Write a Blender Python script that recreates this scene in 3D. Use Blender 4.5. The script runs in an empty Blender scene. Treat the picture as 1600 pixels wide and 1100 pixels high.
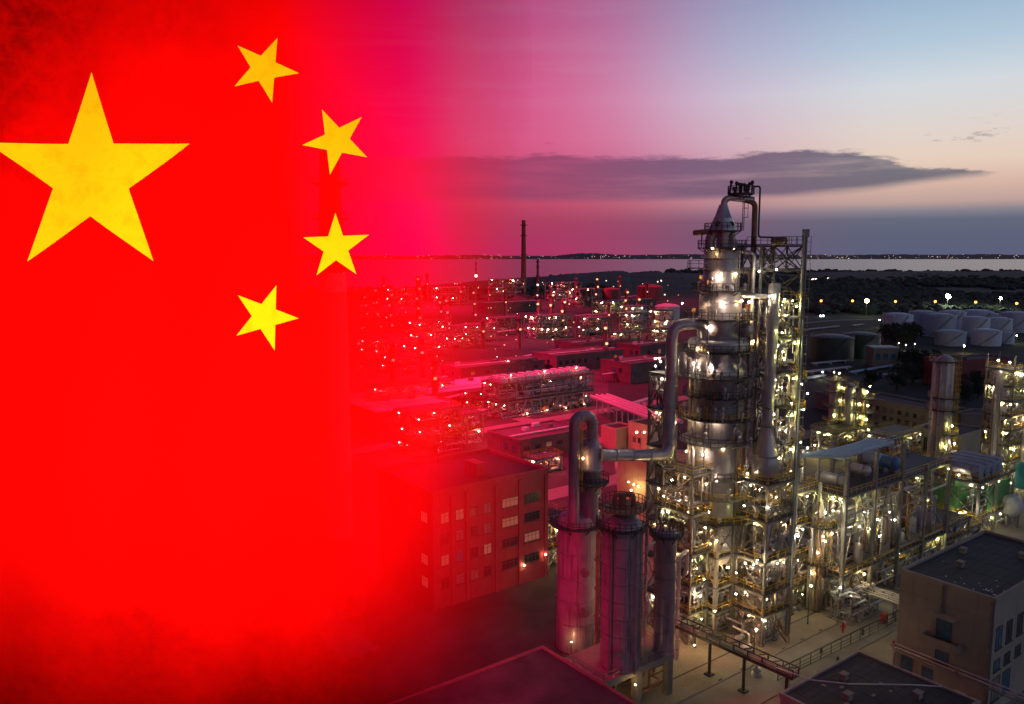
import bpy, math, random
from math import sin, cos, pi, radians, sqrt, atan2
from mathutils import Vector

# ------------------------------------------------------------------ camera, sky, exposure
SC = bpy.context.scene
COL = SC.collection
F_PX, PITCH, CAM_H = 1250.0, math.atan(155 / 1250.0), 60.0
cd = bpy.data.cameras.new('camera'); cam = bpy.data.objects.new('camera', cd); COL.objects.link(cam)
cam.location = (0, 0, CAM_H); cam.rotation_euler = (pi / 2 - PITCH, 0, 0)
cd.sensor_width = 36.0; cd.lens = 36.0 * F_PX / 1600.0; cd.clip_start = 0.5; cd.clip_end = 40000
SC.camera = cam
SC.view_settings.view_transform = 'Standard'; SC.view_settings.look = 'None'
SC.view_settings.exposure = 0.0; SC.view_settings.gamma = 1.0; SC.view_settings.use_curve_mapping = False
SC.render.engine = 'CYCLES'
SC.cycles.use_denoising = True
try: SC.cycles.denoiser = 'OPENIMAGEDENOISE'
except Exception: pass
SC.cycles.max_bounces = 5; SC.cycles.diffuse_bounces = 2; SC.cycles.glossy_bounces = 2
SC.cycles.transparent_max_bounces = 8
SC.cycles.sample_clamp_indirect = 4.0
SC.cycles.use_light_tree = True

def lin(r, g, b):
    f = lambda c: c / 12.92 if c <= .04045 else ((c + .055) / 1.055) ** 2.4
    return (f(r / 255.), f(g / 255.), f(b / 255.), 1.0)

class NT:
    """small helper round a node tree"""
    def __init__(s, tree): s.t = tree; s.n = tree.nodes; s.l = tree.links
    def node(s, typ, **kw):
        n = s.n.new(typ)
        for k, v in kw.items(): setattr(n, k, v)
        return n
    def put(s, sock, v):
        if hasattr(v, 'is_output'): s.l.new(v, sock)
        else: sock.default_value = v
    def m(s, op, a, b=None, c=None, clamp=False):
        n = s.node('ShaderNodeMath', operation=op, use_clamp=clamp)
        s.put(n.inputs[0], a)
        if b is not None: s.put(n.inputs[1], b)
        if c is not None: s.put(n.inputs[2], c)
        return n.outputs[0]
    def smooth(s, v, lo, hi, a=0., b=1.):
        n = s.node('ShaderNodeMapRange', interpolation_type='SMOOTHSTEP')
        s.put(n.inputs[0], v)
        for i, q in enumerate((lo, hi, a, b)): s.put(n.inputs[i + 1], q)
        return n.outputs[0]
    def lerp(s, v, lo, hi, a=0., b=1.):
        n = s.node('ShaderNodeMapRange')
        s.put(n.inputs[0], v)
        for i, q in enumerate((lo, hi, a, b)): s.put(n.inputs[i + 1], q)
        return n.outputs[0]
    def ramp(s, v, stops, interp='LINEAR'):
        n = s.node('ShaderNodeValToRGB'); s.put(n.inputs[0], v)
        cr = n.color_ramp; cr.interpolation = interp
        while len(cr.elements) > 1: cr.elements.remove(cr.elements[-1])
        cr.elements[0].position = stops[0][0]; cr.elements[0].color = stops[0][1]
        for p, c in stops[1:]:
            e = cr.elements.new(p); e.color = c
        return n.outputs[0]
    def mix(s, f, a, b, blend='MIX'):
        n = s.node('ShaderNodeMix', data_type='RGBA', blend_type=blend)
        s.put(n.inputs[0], f); s.put(n.inputs[6], a); s.put(n.inputs[7], b)
        return n.outputs[2]
    def noise(s, vec, scale, detail=4., rough=.55):
        n = s.node('ShaderNodeTexNoise'); s.put(n.inputs['Scale'], scale)
        n.inputs['Detail'].default_value = detail; n.inputs['Roughness'].default_value = rough
        if vec is not None: s.l.new(vec, n.inputs['Vector'])
        return n.outputs['Fac']
    def mapping(s, vec, scale=(1, 1, 1), loc=(0, 0, 0), rot=(0, 0, 0)):
        n = s.node('ShaderNodeMapping'); s.l.new(vec, n.inputs[0])
        n.inputs['Scale'].default_value = scale; n.inputs['Location'].default_value = loc; n.inputs['Rotation'].default_value = rot
        return n.outputs[0]

W = bpy.data.worlds.new('World'); SC.world = W; W.use_nodes = True
def build_sky():
    W.node_tree.nodes.clear()
    N = NT(W.node_tree)
    tc = N.node('ShaderNodeTexCoord')
    sp = N.node('ShaderNodeSeparateXYZ'); N.l.new(tc.outputs['Generated'], sp.inputs[0])
    x, y, z = sp.outputs
    h = N.m('SQRT', N.m('ADD', N.m('MULTIPLY', x, x), N.m('MULTIPLY', y, y)))
    e = N.m('DIVIDE', z, N.m('MAXIMUM', h, .02))
    a = N.m('DIVIDE', x, N.m('MAXIMUM', y, .05))
    ev = N.m('DIVIDE', e, .40, clamp=True)
    def rmp(rows, zen): return N.ramp(ev, [(p / .40, lin(*c)) for p, c in rows] + [(1.0, lin(*zen))])
    right = rmp([(0, (88, 96, 122)), (.02, (84, 96, 121)), (.037, (90, 101, 124)), (.046, (128, 126, 141)), (.056, (186, 158, 153)), (.075, (212, 178, 165)),
                 (.10, (228, 203, 186)), (.136, (222, 210, 203)), (.181, (209, 215, 221)), (.226, (177, 199, 217)), (.30, (140, 170, 199))], (66, 84, 122))
    mid = rmp([(0, (128, 84, 114)), (.02, (122, 80, 112)), (.036, (128, 82, 113)), (.048, (152, 98, 125)), (.06, (178, 112, 136)), (.075, (186, 124, 152)),
               (.11, (192, 132, 168)), (.136, (200, 150, 182)), (.181, (198, 166, 197)), (.226, (180, 158, 193)), (.30, (150, 133, 172))], (58, 58, 90))
    left = rmp([(0, (178, 48, 98)), (.02, (172, 50, 96)), (.039, (172, 52, 95)), (.06, (190, 60, 100)), (.11, (207, 74, 122)), (.136, (215, 82, 132)),
                (.181, (213, 82, 136)), (.226, (205, 78, 132)), (.30, (182, 72, 126))], (64, 26, 60))
    far = N.mix(N.smooth(a, -.36, -.22), (.045, .035, .075, 1), (.70, .004, .26, 1))
    am = N.smooth(a, -.02, .29); ar = N.smooth(a, .11, .49); al = N.smooth(a, -.14, -.05)
    far = N.mix(N.smooth(e, .46, .30), (.05, .02, .045, 1), far); c = N.mix(al, far, left)
    c = N.mix(am, c, mid); c = N.mix(ar, c, right)
    # clouds: one long dusk bank, its tip to the right, and a few wisps
    cv = N.node('ShaderNodeCombineXYZ'); N.put(cv.inputs[0], N.m('MULTIPLY', a, 11.)); N.put(cv.inputs[1], N.m('MULTIPLY', e, 60.)); N.put(cv.inputs[2], 1.3)
    n1 = N.noise(cv.outputs[0], 1.3, 9, .66)
    cv2 = N.node('ShaderNodeCombineXYZ'); N.put(cv2.inputs[0], N.m('MULTIPLY', a, 3.)); N.put(cv2.inputs[1], N.m('MULTIPLY', e, 34.)); N.put(cv2.inputs[2], 7.7)
    n2 = N.noise(cv2.outputs[0], 1.6, 5, .55)
    w1 = N.m('MULTIPLY', N.m('SUBTRACT', n1, .5), .030)
    top = N.m('ADD', N.m('SUBTRACT', .1165, N.smooth(a, .38, .66, 0, .044)), N.m('MULTIPLY', w1, N.smooth(a, .1, .5, 1., 1.35)))
    bot = N.m('ADD', N.m('ADD', .0625, N.smooth(a, .30, .66, 0, .022)), N.m('MULTIPLY', N.m('SUBTRACT', n2, .5), .012))
    d1 = N.smooth(N.m('SUBTRACT', top, e), -.002, .006); d2 = N.smooth(N.m('SUBTRACT', e, bot), -.004, .008)
    bank = N.m('MULTIPLY', N.m('MULTIPLY', d1, d2), N.smooth(a, -.26, .02, .25, .9))
    bank = N.m('MULTIPLY', bank, N.smooth(n2, .25, .55, .58, 1.))
    cc = N.mix(N.smooth(a, -.08, .25), lin(160, 50, 98), lin(108, 80, 114)); cc = N.mix(N.smooth(a, .2, .5), cc, lin(88, 92, 114))
    c = N.mix(bank, c, cc)
    wisp = N.m('MULTIPLY', N.smooth(n1, .60, .70), N.m('MULTIPLY', N.smooth(e, .112, .122), N.smooth(e, .15, .128)))
    c = N.mix(N.m('MULTIPLY', wisp, .5), c, cc)
    soft = N.m('MULTIPLY', N.smooth(n2, .45, .7), N.smooth(e, .10, .2)); c = N.mix(N.m('MULTIPLY', soft, .06), c, lin(205, 170, 190))
    below = N.smooth(e, -.02, 0.0); c = N.mix(below, lin(40, 36, 48), c)
    front = N.smooth(y, -.3, .25, .70, 1.); c = N.mix(1.0, c, front, 'MULTIPLY')
    sky = N.node('ShaderNodeTexSky', sky_type='NISHITA'); sky.sun_disc = False
    sky.sun_elevation = radians(-3.0); sky.sun_rotation = radians(28); sky.altitude = 60
    sm = N.mix(1.0, sky.outputs[0], (.05, .05, .05, 1), 'MULTIPLY')
    c = N.mix(1.0, c, sm, 'ADD')
    bg = N.node('ShaderNodeBackground'); N.l.new(c, bg.inputs[0]); bg.inputs[1].default_value = 1.0
    out = N.node('ShaderNodeOutputWorld'); N.l.new(bg.outputs[0], out.inputs[0])
build_sky()

# added spot lights, no fixture seen: they brighten the flag and redden the works
def lamp_light(name, typ, loc, power, color, size=1.0, aim=None, spot=None):
    d = bpy.data.lights.new(name, typ); d.energy = power; d.color = color
    if typ in ('POINT', 'SPOT'): d.shadow_soft_size = size
    if typ == 'AREA': d.size = size
    if spot: d.spot_size = radians(spot); d.spot_blend = 1.0
    o = bpy.data.objects.new(name, d); COL.objects.link(o); o.location = loc
    if aim is not None:
        o.rotation_euler = (Vector(aim) - Vector(loc)).to_track_quat('-Z', 'Y').to_euler()
    return o

# ------------------------------------------------------------------ picture <-> place
CP, SP = cos(PITCH), sin(PITCH)
def ray(px, py):
    dx = (px - 800) / F_PX; dz = (550 - py) / F_PX
    return dx, CP + dz * SP, -SP + dz * CP
def gz(px, py, z=0.0):
    r = ray(px, py); t = (z - CAM_H) / r[2]; return r[0] * t, r[1] * t
def at(px, py, Y):
    r = ray(px, py); t = Y / r[1]; return (r[0] * t, Y, CAM_H + r[2] * t)
def zat(py, Y): return at(800, py, Y)[2]
ANG = radians(37)
EU, EV = (cos(ANG), sin(ANG)), (-sin(ANG), cos(ANG))
def S(O, a, b, z=0.0, ang=ANG):
    return (O[0] + a * cos(ang) - b * sin(ang), O[1] + a * sin(ang) + b * cos(ang), z)
RND = random.Random(11)

# ------------------------------------------------------------------ materials
MATS = {}
def mat(name, base, rough=.6, metal=0., var=.25, scale=.6, streak=0., bump=0., dirt=None, spec=.5):
    m = bpy.data.materials.new(name); m.use_nodes = True
    N = NT(m.node_tree); b = N.n['Principled BSDF']
    tc = N.node('ShaderNodeTexCoord').outputs['Object']
    col = base if len(base) == 4 else (*base, 1)
    n = N.noise(tc, scale, 6, .6)
    lo = tuple(c * (1 - var) for c in col[:3]) + (1,); hi = tuple(min(1, c * (1 + var)) for c in col[:3]) + (1,)
    c = N.ramp(n, [(.3, lo), (.7, hi)])
    if streak:
        v = N.mapping(tc, (1.6, 1.6, .09)); n2 = N.noise(v, 1.4, 5, .65)
        dc = dirt or tuple(q * .35 for q in col[:3])
        c = N.mix(N.m('MULTIPLY', N.smooth(n2, .48, .72), streak), c, (*dc[:3], 1))
    N.l.new(c, b.inputs['Base Color'])
    b.inputs['Metallic'].default_value = metal
    N.put(b.inputs['Roughness'], N.lerp(n, .25, .75, max(.05, rough - .12), min(1, rough + .12)))
    b.inputs['Specular IOR Level'].default_value = spec
    if bump:
        bp = N.node('ShaderNodeBump'); bp.inputs['Strength'].default_value = bump; bp.inputs['Distance'].default_value = .05
        N.l.new(N.noise(tc, scale * 6, 4), bp.inputs['Height']); N.l.new(bp.outputs[0], b.inputs['Normal'])
    MATS[name] = m; return m
def emit(name, col, strength, nosample=False):
    m = bpy.data.materials.new(name); m.use_nodes = True; N = NT(m.node_tree); N.n.clear()
    e = N.node('ShaderNodeEmission'); e.inputs[0].default_value = (*col, 1); e.inputs[1].default_value = strength
    o = N.node('ShaderNodeOutputMaterial'); N.l.new(e.outputs[0], o.inputs[0])
    if nosample:
        try: m.cycles.emission_sampling = 'NONE'
        except Exception: pass
    MATS[name] = m; return m
mat('clad', (.50, .47, .51), .36, .40, .16, .5, .35, dirt=(.16, .13, .11))          # aluminium cladding of vessels
mat('steel', (.30, .29, .29), .5, .55, .3, 1.2, .3, dirt=(.12, .08, .05))
mat('darksteel', (.085, .08, .085), .6, .3, .35, 1., .2)
mat('pipe', (.58, .57, .62), .33, .45, .2, .8, .2)
mat('rustpipe', (.26, .15, .09), .65, .1, .35, 1.)
mat('yellow', (.62, .40, .045), .55, 0, .2, 1.5, .2, dirt=(.25, .15, .05))
mat('white', (.80, .82, .84), .5, 0, .08, .12, .3, dirt=(.40, .37, .33))
mat('bluewhite', (.42, .55, .70), .5, 0, .1, .12, .25, dirt=(.3, .33, .36))
mat('tankgreen', (.055, .085, .075), .5, 0, .2, .1, .3)
mat('greywhite', (.58, .60, .63), .55, 0, .12, .4, .4, dirt=(.25, .22, .2))
mat('concrete', (.27, .25, .22), .85, 0, .22, .25, 0, .25)
mat('slab', (.30, .265, .205), .85, 0, .42, .10, .45, .2, dirt=(.12, .10, .08))
mat('asphalt', (.055, .055, .058), .9, 0, .35, .3, 0, .3)
mat('bitumen', (.045, .046, .055), .8, 0, .5, .25, 0, .4)
mat('bitumenred', (.060, .034, .042), .85, 0, .35, .12, 0, .3)
mat('plaster', (.33, .30, .265), .85, 0, .16, .25, .35, .1, dirt=(.17, .15, .13))
mat('cream', (.58, .48, .34), .8, 0, .1, .3, .3)
mat('pinkplaster', (.26, .085, .09), .85, 0, .2, .2, .35)
mat('redstack', (.42, .10, .08), .7, 0, .2, .2, .3)
mat('stackgrey', (.36, .33, .34), .8, 0, .15, .15, .4)
mat('greenwall', (.10, .30, .10), .6, 0, .25, .5, .3)
mat('cyan', (.05, .42, .48), .45, 0, .15, .5, .2)
mat('blue', (.08, .20, .42), .5, 0, .2, .6)
mat('red', (.55, .05, .04), .5, 0, .15, 2.)
mat('glassdark', (.03, .04, .055), .15, 0, .3, 1., spec=.8)
mat('blueglass', (.06, .16, .26), .2, 0, .3, 1., spec=.8)
mat('blind', (.24, .22, .19), .7, 0, .2, 1.)
mat('mauve', (.36, .27, .35), .42, .25, .2, .4, .7, dirt=(.10, .055, .07))
mat('tankwhite', (.66, .78, .94), .5, 0, .08, .12, .35, dirt=(.36, .38, .42))
mat('frame', (.10, .10, .10), .5, .2, .2)
mat('earth', (.036, .052, .044), 1., 0, .45, .012)
mat('scrub', (.060, .076, .075), 1., 0, .5, .02)
mat('leaf', (.044, .066, .046), .9, 0, .45, .5)
mat('hill', (.050, .055, .070), 1., 0, .3, .002)
mat('bark', (.09, .065, .045), .9, 0, .3, 2.)
mat('orangepipe', (.48, .22, .05), .5, .1, .3, 1.)
mat('hallwall', (.17, .11, .12), .9, 0, .25, .3, .4)
mat('hallroof', (.085, .070, .075), .85, 0, .5, .08, 0, .3)
mat('oldasphalt', (.075, .060, .060), .9, 0, .5, .09, 0, .3)
emit('L_warm', (1., .64, .25), 340); emit('L_white', (1., .86, .55), 380); emit('L_yellow', (.95, .88, .24), 330)
emit('L_orange', (1., .33, .06), 6); emit('L_big', (.93, 1., .74), 120); emit('L_bigyellow', (.92, .95, .36), 26)
emit('L_hot', (1., .72, .48), 900); emit('L_pink', (1., .30, .16), 200); emit('L_far', (1., .46, .22), 2.2, True); emit('L_farwhite', (1., .72, .52), 3.6, True); emit('L_town', (1., .70, .58), 1.5, True)
emit('L_window', (1., .30, .20), .26); emit('L_car', (.95, .97, 1.), 22)
emit('L_farred', (1., .25, .19), 1.7, True)

def nth(i): 
    W_ = ['first', 'second', 'third', 'fourth', 'fifth', 'sixth', 'seventh', 'eighth', 'ninth', 'tenth', 'eleventh', 'twelfth']
    return W_[i] if i < 12 else f'{i + 1}{"st" if i % 10 == 0 and i > 12 else "nd" if i % 10 == 1 and i > 12 else "rd" if i % 10 == 2 and i > 12 else "th"}'
# ------------------------------------------------------------------ mesh builder
class MB:
    def __init__(s): s.v = []; s.f = []; s.mi = []; s.sm = []
    def add(s, vs, fs, mi=0, sm=False):
        k = len(s.v); s.v += [tuple(p) for p in vs]
        for f in fs: s.f.append(tuple(i + k for i in f)); s.mi.append(mi); s.sm.append(sm)
    def box(s, c, size, rz=0., mi=0):
        a, b, h = size[0] / 2, size[1] / 2, size[2] / 2; cr, sr = cos(rz), sin(rz)
        vs = [(c[0] + x * cr - y * sr, c[1] + x * sr + y * cr, c[2] + z) for z in (-h, h) for x, y in ((-a, -b), (a, -b), (a, b), (-a, b))]
        s.add(vs, [(3, 2, 1, 0), (4, 5, 6, 7), (0, 1, 5, 4), (1, 2, 6, 5), (2, 3, 7, 6), (3, 0, 4, 7)], mi)
    def sbox(s, O, a0, a1, b0, b1, z0, z1, ang=ANG, mi=0):
        vs = [S(O, a, b, z, ang) for z in (z0, z1) for a, b in ((a0, b0), (a1, b0), (a1, b1), (a0, b1))]
        s.add(vs, [(3, 2, 1, 0), (4, 5, 6, 7), (0, 1, 5, 4), (1, 2, 6, 5), (2, 3, 7, 6), (3, 0, 4, 7)], mi)
    def beam(s, p, q, w=.2, h=None, mi=0):
        p, q = Vector(p), Vector(q); d = q - p
        if d.length < 1e-6: return
        d.normalize(); h = h or w
        x = d.cross(Vector((0, 0, 1)))
        if x.length < 1e-3: x = Vector(EU + (0,)).cross(d)
        x.normalize(); y = x.cross(d); x *= w / 2; y *= h / 2
        vs = [o + sx * x + sy * y for o in (p, q) for sx, sy in ((-1, -1), (1, -1), (1, 1), (-1, 1))]
        s.add(vs, [(0, 1, 2, 3), (7, 6, 5, 4), (0, 4, 5, 1), (1, 5, 6, 2), (2, 6, 7, 3), (3, 7, 4, 0)], mi)
    def tube(s, pts, r, n=8, mi=0, rs=None):
        P = [Vector(p) for p in pts]; m = len(P); ref = None; vs = []
        for i in range(m):
            d = (P[min(i + 1, m - 1)] - P[max(i - 1, 0)]).normalized()
            if ref is None:
                ref = d.cross(Vector((.3, .2, 1)));
                if ref.length < .1: ref = d.cross(Vector((1, .3, 0)))
            ref = (ref - d * ref.dot(d)).normalized(); o = d.cross(ref)
            rr = rs[i] if rs else r
            for k in range(n):
                t = 2 * pi * k / n; vs.append(P[i] + (ref * cos(t) + o * sin(t)) * rr)
        fs = [(i * n + k, i * n + (k + 1) % n, (i + 1) * n + (k + 1) % n, (i + 1) * n + k) for i in range(m - 1) for k in range(n)]
        s.add(vs, fs, mi, True)
        s.add(vs[:n], [tuple(range(n))[::-1]], mi); s.add(vs[-n:], [tuple(range(n))], mi)
    def cyl(s, p, q, r, r2=None, n=12, mi=0): s.tube([p, q], r, n, mi, [r, r if r2 is None else r2])
    def lathe(s, x, y, prof, n=28, mi=0):
        vs = [(x + r * cos(2 * pi * k / n), y + r * sin(2 * pi * k / n), z) for r, z in prof for k in range(n)]
        fs = [(i * n + k, i * n + (k + 1) % n, (i + 1) * n + (k + 1) % n, (i + 1) * n + k) for i in range(len(prof) - 1) for k in range(n)]
        s.add(vs, fs, mi, True)
        s.add(vs[:n], [tuple(range(n))[::-1]], mi); s.add(vs[-n:], [tuple(range(n))], mi)
    def disc(s, x, y, z, r0, r1, t=.15, a0=0., a1=2 * pi, n=28, mi=0):
        full = abs(a1 - a0 - 2 * pi) < 1e-4; m = n if full else n + 1
        vs = []
        for k in range(m):
            A = a0 + (a1 - a0) * k / n
            for r, zz in ((r0, z), (r1, z), (r1, z + t), (r0, z + t)): vs.append((x + r * cos(A), y + r * sin(A), zz))
        fs = []
        for k in range(n if full else m - 1):
            a, b = 4 * k, 4 * ((k + 1) % m)
            for i in range(4): fs.append((a + i, a + (i + 1) % 4, b + (i + 1) % 4, b + i))
        if not full: fs += [(3, 2, 1, 0), tuple(4 * (m - 1) + i for i in range(4))]
        s.add(vs, fs, mi)
    def ball(s, c, r, nu=10, nv=6, sz=1., mi=0):
        vs = [(c[0], c[1], c[2] - r * sz)]
        for j in range(1, nv):
            p = -pi / 2 + pi * j / nv
            vs += [(c[0] + r * cos(p) * cos(2 * pi * k / nu), c[1] + r * cos(p) * sin(2 * pi * k / nu), c[2] + r * sz * sin(p)) for k in range(nu)]
        vs.append((c[0], c[1], c[2] + r * sz)); L = len(vs) - 1; fs = []
        for k in range(nu):
            k2 = (k + 1) % nu; fs.append((0, 1 + k2, 1 + k)); fs.append((L, 1 + (nv - 2) * nu + k, 1 + (nv - 2) * nu + k2))
            for j in range(nv - 2): fs.append((1 + j * nu + k, 1 + j * nu + k2, 1 + (j + 1) * nu + k2, 1 + (j + 1) * nu + k))
        s.add(vs, fs, mi, True)
    def rail(s, pts, h=1.1, w=.07, gap=1.6, mi=0, closed=False):
        P = [Vector(p) for p in pts]
        if closed: P.append(P[0])
        for p, q in zip(P, P[1:]):
            L = (q - p).length; n = max(1, int(L / gap))
            for zz in (h, h * .55): s.beam(p + Vector((0, 0, zz)), q + Vector((0, 0, zz)), w, mi=mi)
            for i in range(n + 1):
                o = p.lerp(q, i / n); s.beam(o, o + Vector((0, 0, h)), w, mi=mi)
    def ladder(s, p, h, ang, cage=True, w=.5, mi=0):
        d = Vector((cos(ang), sin(ang), 0)); t = Vector((-sin(ang), cos(ang), 0)) * w / 2; p = Vector(p)
        for sg in (-1, 1): s.beam(p + t * sg, p + t * sg + Vector((0, 0, h)), .08, mi=mi)
        for i in range(1, int(h / .6)): s.beam(p - t + Vector((0, 0, i * .6)), p + t + Vector((0, 0, i * .6)), .05, mi=mi)
        if cage and h > 3:
            for i in range(int(h / 1.4)):
                o = p + Vector((0, 0, 2 + i * 1.4))
                if o.z > p.z + h: break
                s.beam(o - t, o - t + d * .7, .06, mi=mi); s.beam(o + t, o + t + d * .7, .06, mi=mi); s.beam(o - t + d * .7, o + t + d * .7, .06, mi=mi)
            s.beam(p + d * .7 + Vector((0, 0, 2)), p + d * .7 + Vector((0, 0, h)), .06, mi=mi)
    def build(s, name, mats, parent=None, origin=None):
        if isinstance(mats, str): mats = [mats]
        if origin is None: origin = parent.matrix_world.translation if parent is not None else (0, 0, 0)
        org = TRUE_LOC.get(parent.name, (0, 0, 0)) if parent is not None else origin
        me = bpy.data.meshes.new(name)
        me.from_pydata([(p[0] - org[0], p[1] - org[1], p[2] - org[2]) for p in s.v], [], s.f)
        for m in mats: me.materials.append(MATS[m])
        me.polygons.foreach_set('material_index', s.mi); me.polygons.foreach_set('use_smooth', s.sm)
        me.update()
        o = bpy.data.objects.new(name, me); COL.objects.link(o)
        if parent is not None: o.parent = parent; TRUE_LOC[o.name] = org
        else: o.location = org; TRUE_LOC[o.name] = tuple(org)
        return o
TRUE_LOC = {}
def fillet(pts, rad, k=5):
    P = [Vector(p) for p in pts]; out = [P[0]]
    for a, b, c in zip(P, P[1:], P[2:]):
        d1, d2 = (a - b), (c - b); r = min(rad, d1.length * .49, d2.length * .49)
        p, q = b + d1.normalized() * r, b + d2.normalized() * r
        for i in range(k + 1):
            t = i / k; out.append((1 - t) ** 2 * p + 2 * t * (1 - t) * b + t * t * q)
    out.append(P[-1]); return out
def tag(o, label, cat, group=None):
    o['label'] = label; o['category'] = cat; o['kind'] = 'thing'
    if group: o['group'] = group
    return o
def thing(name, label, cat, loc, group=None):
    o = bpy.data.objects.new(name, None); COL.objects.link(o); o.location = loc; o.empty_display_size = .5
    TRUE_LOC[o.name] = tuple(loc); return tag(o, label, cat, group)
def kind(o, k): o['kind'] = k; return o

# lamps: small hooded fixtures with a glowing globe, shared meshes
LAMP_MESH = {}
def lamp_mesh(k, r):
    key = (k, round(r, 2))
    if key not in LAMP_MESH:
        b = MB(); b.ball((0, 0, 0), r, 8, 6, 1., 1); b.cyl((0, 0, r * .86), (0, 0, r * 1.35), r * .75, r * .3, 8, 0); b.beam((0, 0, r * 1.3), (0, r * 1.8, r * 1.5), r * .25, mi=0)
        me = bpy.data.meshes.new('lamp'); me.from_pydata(b.v, [], b.f)
        me.materials.append(MATS['darksteel']); me.materials.append(MATS['L_' + k]); me.polygons.foreach_set('material_index', b.mi); me.update()
        LAMP_MESH[key] = me
    return LAMP_MESH[key]
def lamp(parent, pos, k='warm', r=.22):
    if k in ('warm', 'white', 'yellow', 'pink', 'hot'): r *= .43
    o = bpy.data.objects.new('lamp', lamp_mesh(k, r)); COL.objects.link(o)
    L = TRUE_LOC[parent.name]; o.parent = parent; o.location = (pos[0] - L[0], pos[1] - L[1], pos[2] - L[2]); return o
def lamps_px(parent, pts, k='warm', r=.22):
    for px, py, Y in pts: lamp(parent, at(px, py, Y), k, r)

# ------------------------------------------------------------------ terrain
def build_terrain():
    b = MB(); b.add([(-16000, -300, 0), (16000, -300, 0), (16000, 16000, 0), (-16000, 16000, 0)], [(0, 1, 2, 3)])
    kind(b.build('ground', 'earth'), 'structure')
    # water between the near shore and the far one
    near = [(-3000, 470), (480, 456), (560, 453), (640, 449), (700, 443), (760, 438), (840, 432), (900, 431), (960, 432), (1040, 431), (1100, 430), (1180, 427), (1260, 425.5), (1380, 424.5), (1480, 424), (1600, 425.5), (2400, 426)]
    pts = []
    r = random.Random(3)
    for (x0, y0), (x1, y1) in zip(near, near[1:]):
        for i in range(8):
            t = i / 8; pts.append(gz(x0 + (x1 - x0) * t, y0 + (y1 - y0) * t + r.uniform(-.35, .35), .3))
    pts.append(gz(*near[-1], .3))
    far = [(p[0] * 7600 / p[1] if p[1] > 0 else p[0], 7600) for p in pts]
    vs = [(p[0], p[1], .3) for p in pts] + [(q[0], q[1], .3) for q in far]; n = len(pts)
    b = MB(); b.add(vs, [(i, i + 1, n + i + 1, n + i) for i in range(n - 1)])
    w = b.build('water', 'earth'); kind(w, 'structure')
    m = bpy.data.materials.new('water'); m.use_nodes = True; N = NT(m.node_tree); p = N.n['Principled BSDF']
    p.inputs['Base Color'].default_value = (.10, .10, .125, 1); p.inputs['Roughness'].default_value = .22
    tc = N.node('ShaderNodeTexCoord').outputs['Object']; bp = N.node('ShaderNodeBump'); bp.inputs['Strength'].default_value = .35; bp.inputs['Distance'].default_value = 2.
    N.l.new(N.noise(N.mapping(tc, (.004, .02, 1)), 1., 5), bp.inputs['Height']); N.l.new(bp.outputs[0], p.inputs['Normal'])
    w.data.materials[0] = m
    # far shore: low hills
    prof = [(-400, 401.5), (300, 401), (560, 400), (640, 400), (700, 399), (745, 398.5), (780, 400), (840, 401.5), (870, 399.5), (890, 397), (910, 395.5), (935, 396), (960, 398), (1000, 398.5), (1080, 397), (1150, 398), (1250, 398), (1330, 398.5), (1400, 397.5), (1480, 398), (1540, 397), (1600, 398.5), (1900, 398)]
    b = MB(); top = []; low = []; back = []
    for (x0, y0), (x1, y1) in zip(prof, prof[1:]):
        for i in range(10):
            t = i / 10; px, py = x0 + (x1 - x0) * t, y0 + (y1 - y0) * t + r.uniform(-.5, .5)
            q = at(px, py, 8600); top.append(q); low.append((q[0] * 7580 / 8600, 7580, 0)); back.append((q[0] * 1.3, 11000, 0))
    n = len(top); b.add(low + top + back, [(i, i + 1, n + i + 1, n + i) for i in range(n - 1)] + [(n + i, n + i + 1, 2 * n + i + 1, 2 * n + i) for i in range(n - 1)], 0, True)
    kind(b.build('hills', 'hill'), 'structure')
    # near headland ridges on the left half of the shore
    for prof, dY, z in (([(840, 433), (875, 429), (900, 427), (930, 425.5), (958, 423), (974, 423), (985, 426), (1005, 424), (1028, 423), (1036, 426), (1070, 426), (1120, 428)], 1650, 0), ([(1250, 427), (1300, 425), (1360, 424), (1420, 424.5), (1470, 423), (1520, 424.5), (1600, 423.5), (1700, 425)], 2150, 0)):
        b = MB(); top = []; low = []; back = []
        for (x0, y0), (x1, y1) in zip(prof, prof[1:]):
            for i in range(9):
                t = i / 9; q = at(x0 + (x1 - x0) * t, y0 + (y1 - y0) * t + r.uniform(-.55, .55), dY); top.append(q)
                low.append((q[0] * .8, dY * .78, -1)); back.append((q[0] * 1.2, dY * 1.25, -1))
        n = len(top); b.add(low + top + back, [(i, i + 1, n + i + 1, n + i) for i in range(n - 1)] + [(n + i, n + i + 1, 2 * n + i + 1, 2 * n + i) for i in range(n - 1)], 0, True)
        kind(b.build('headland_hill', 'scrub'), 'structure')
    # concrete yard round the works
    def sheet(name, m, poly, z):
        b = MB(); n = len(poly); b.add([(*p, .004) for p in poly] + [(*p, z) for p in poly], [tuple(range(n))[::-1], tuple(range(n, 2 * n))] + [(i, (i + 1) % n, n + (i + 1) % n, n + i) for i in range(n)]); kind(b.build(name, m), 'structure')
    sheet('paved_yard', 'slab', [(12.1, 55), (190, 55), (190, 240), (31.1, 240)], .03)
    sheet('asphalt_yard', 'oldasphalt', [(-220, 55), (12, 55), (31, 240), (50, 420), (-220, 420)], .028)
    b = MB()
    for O, L, w in (((38, 104.3), 70, 6.5), ((10, 190), 160, 7), ((-40, 240), 190, 7)):
        b.sbox(O, -40, L, 0, w, .036, .045)
    for O, L, w in (((-25, 112), 190, 6), ((72, 190), 120, 6)):
        b.sbox(O, 0, 6, 0, L, .040, .052)
    kind(b.build('road', 'concrete'), 'structure')
    b = MB()
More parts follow.
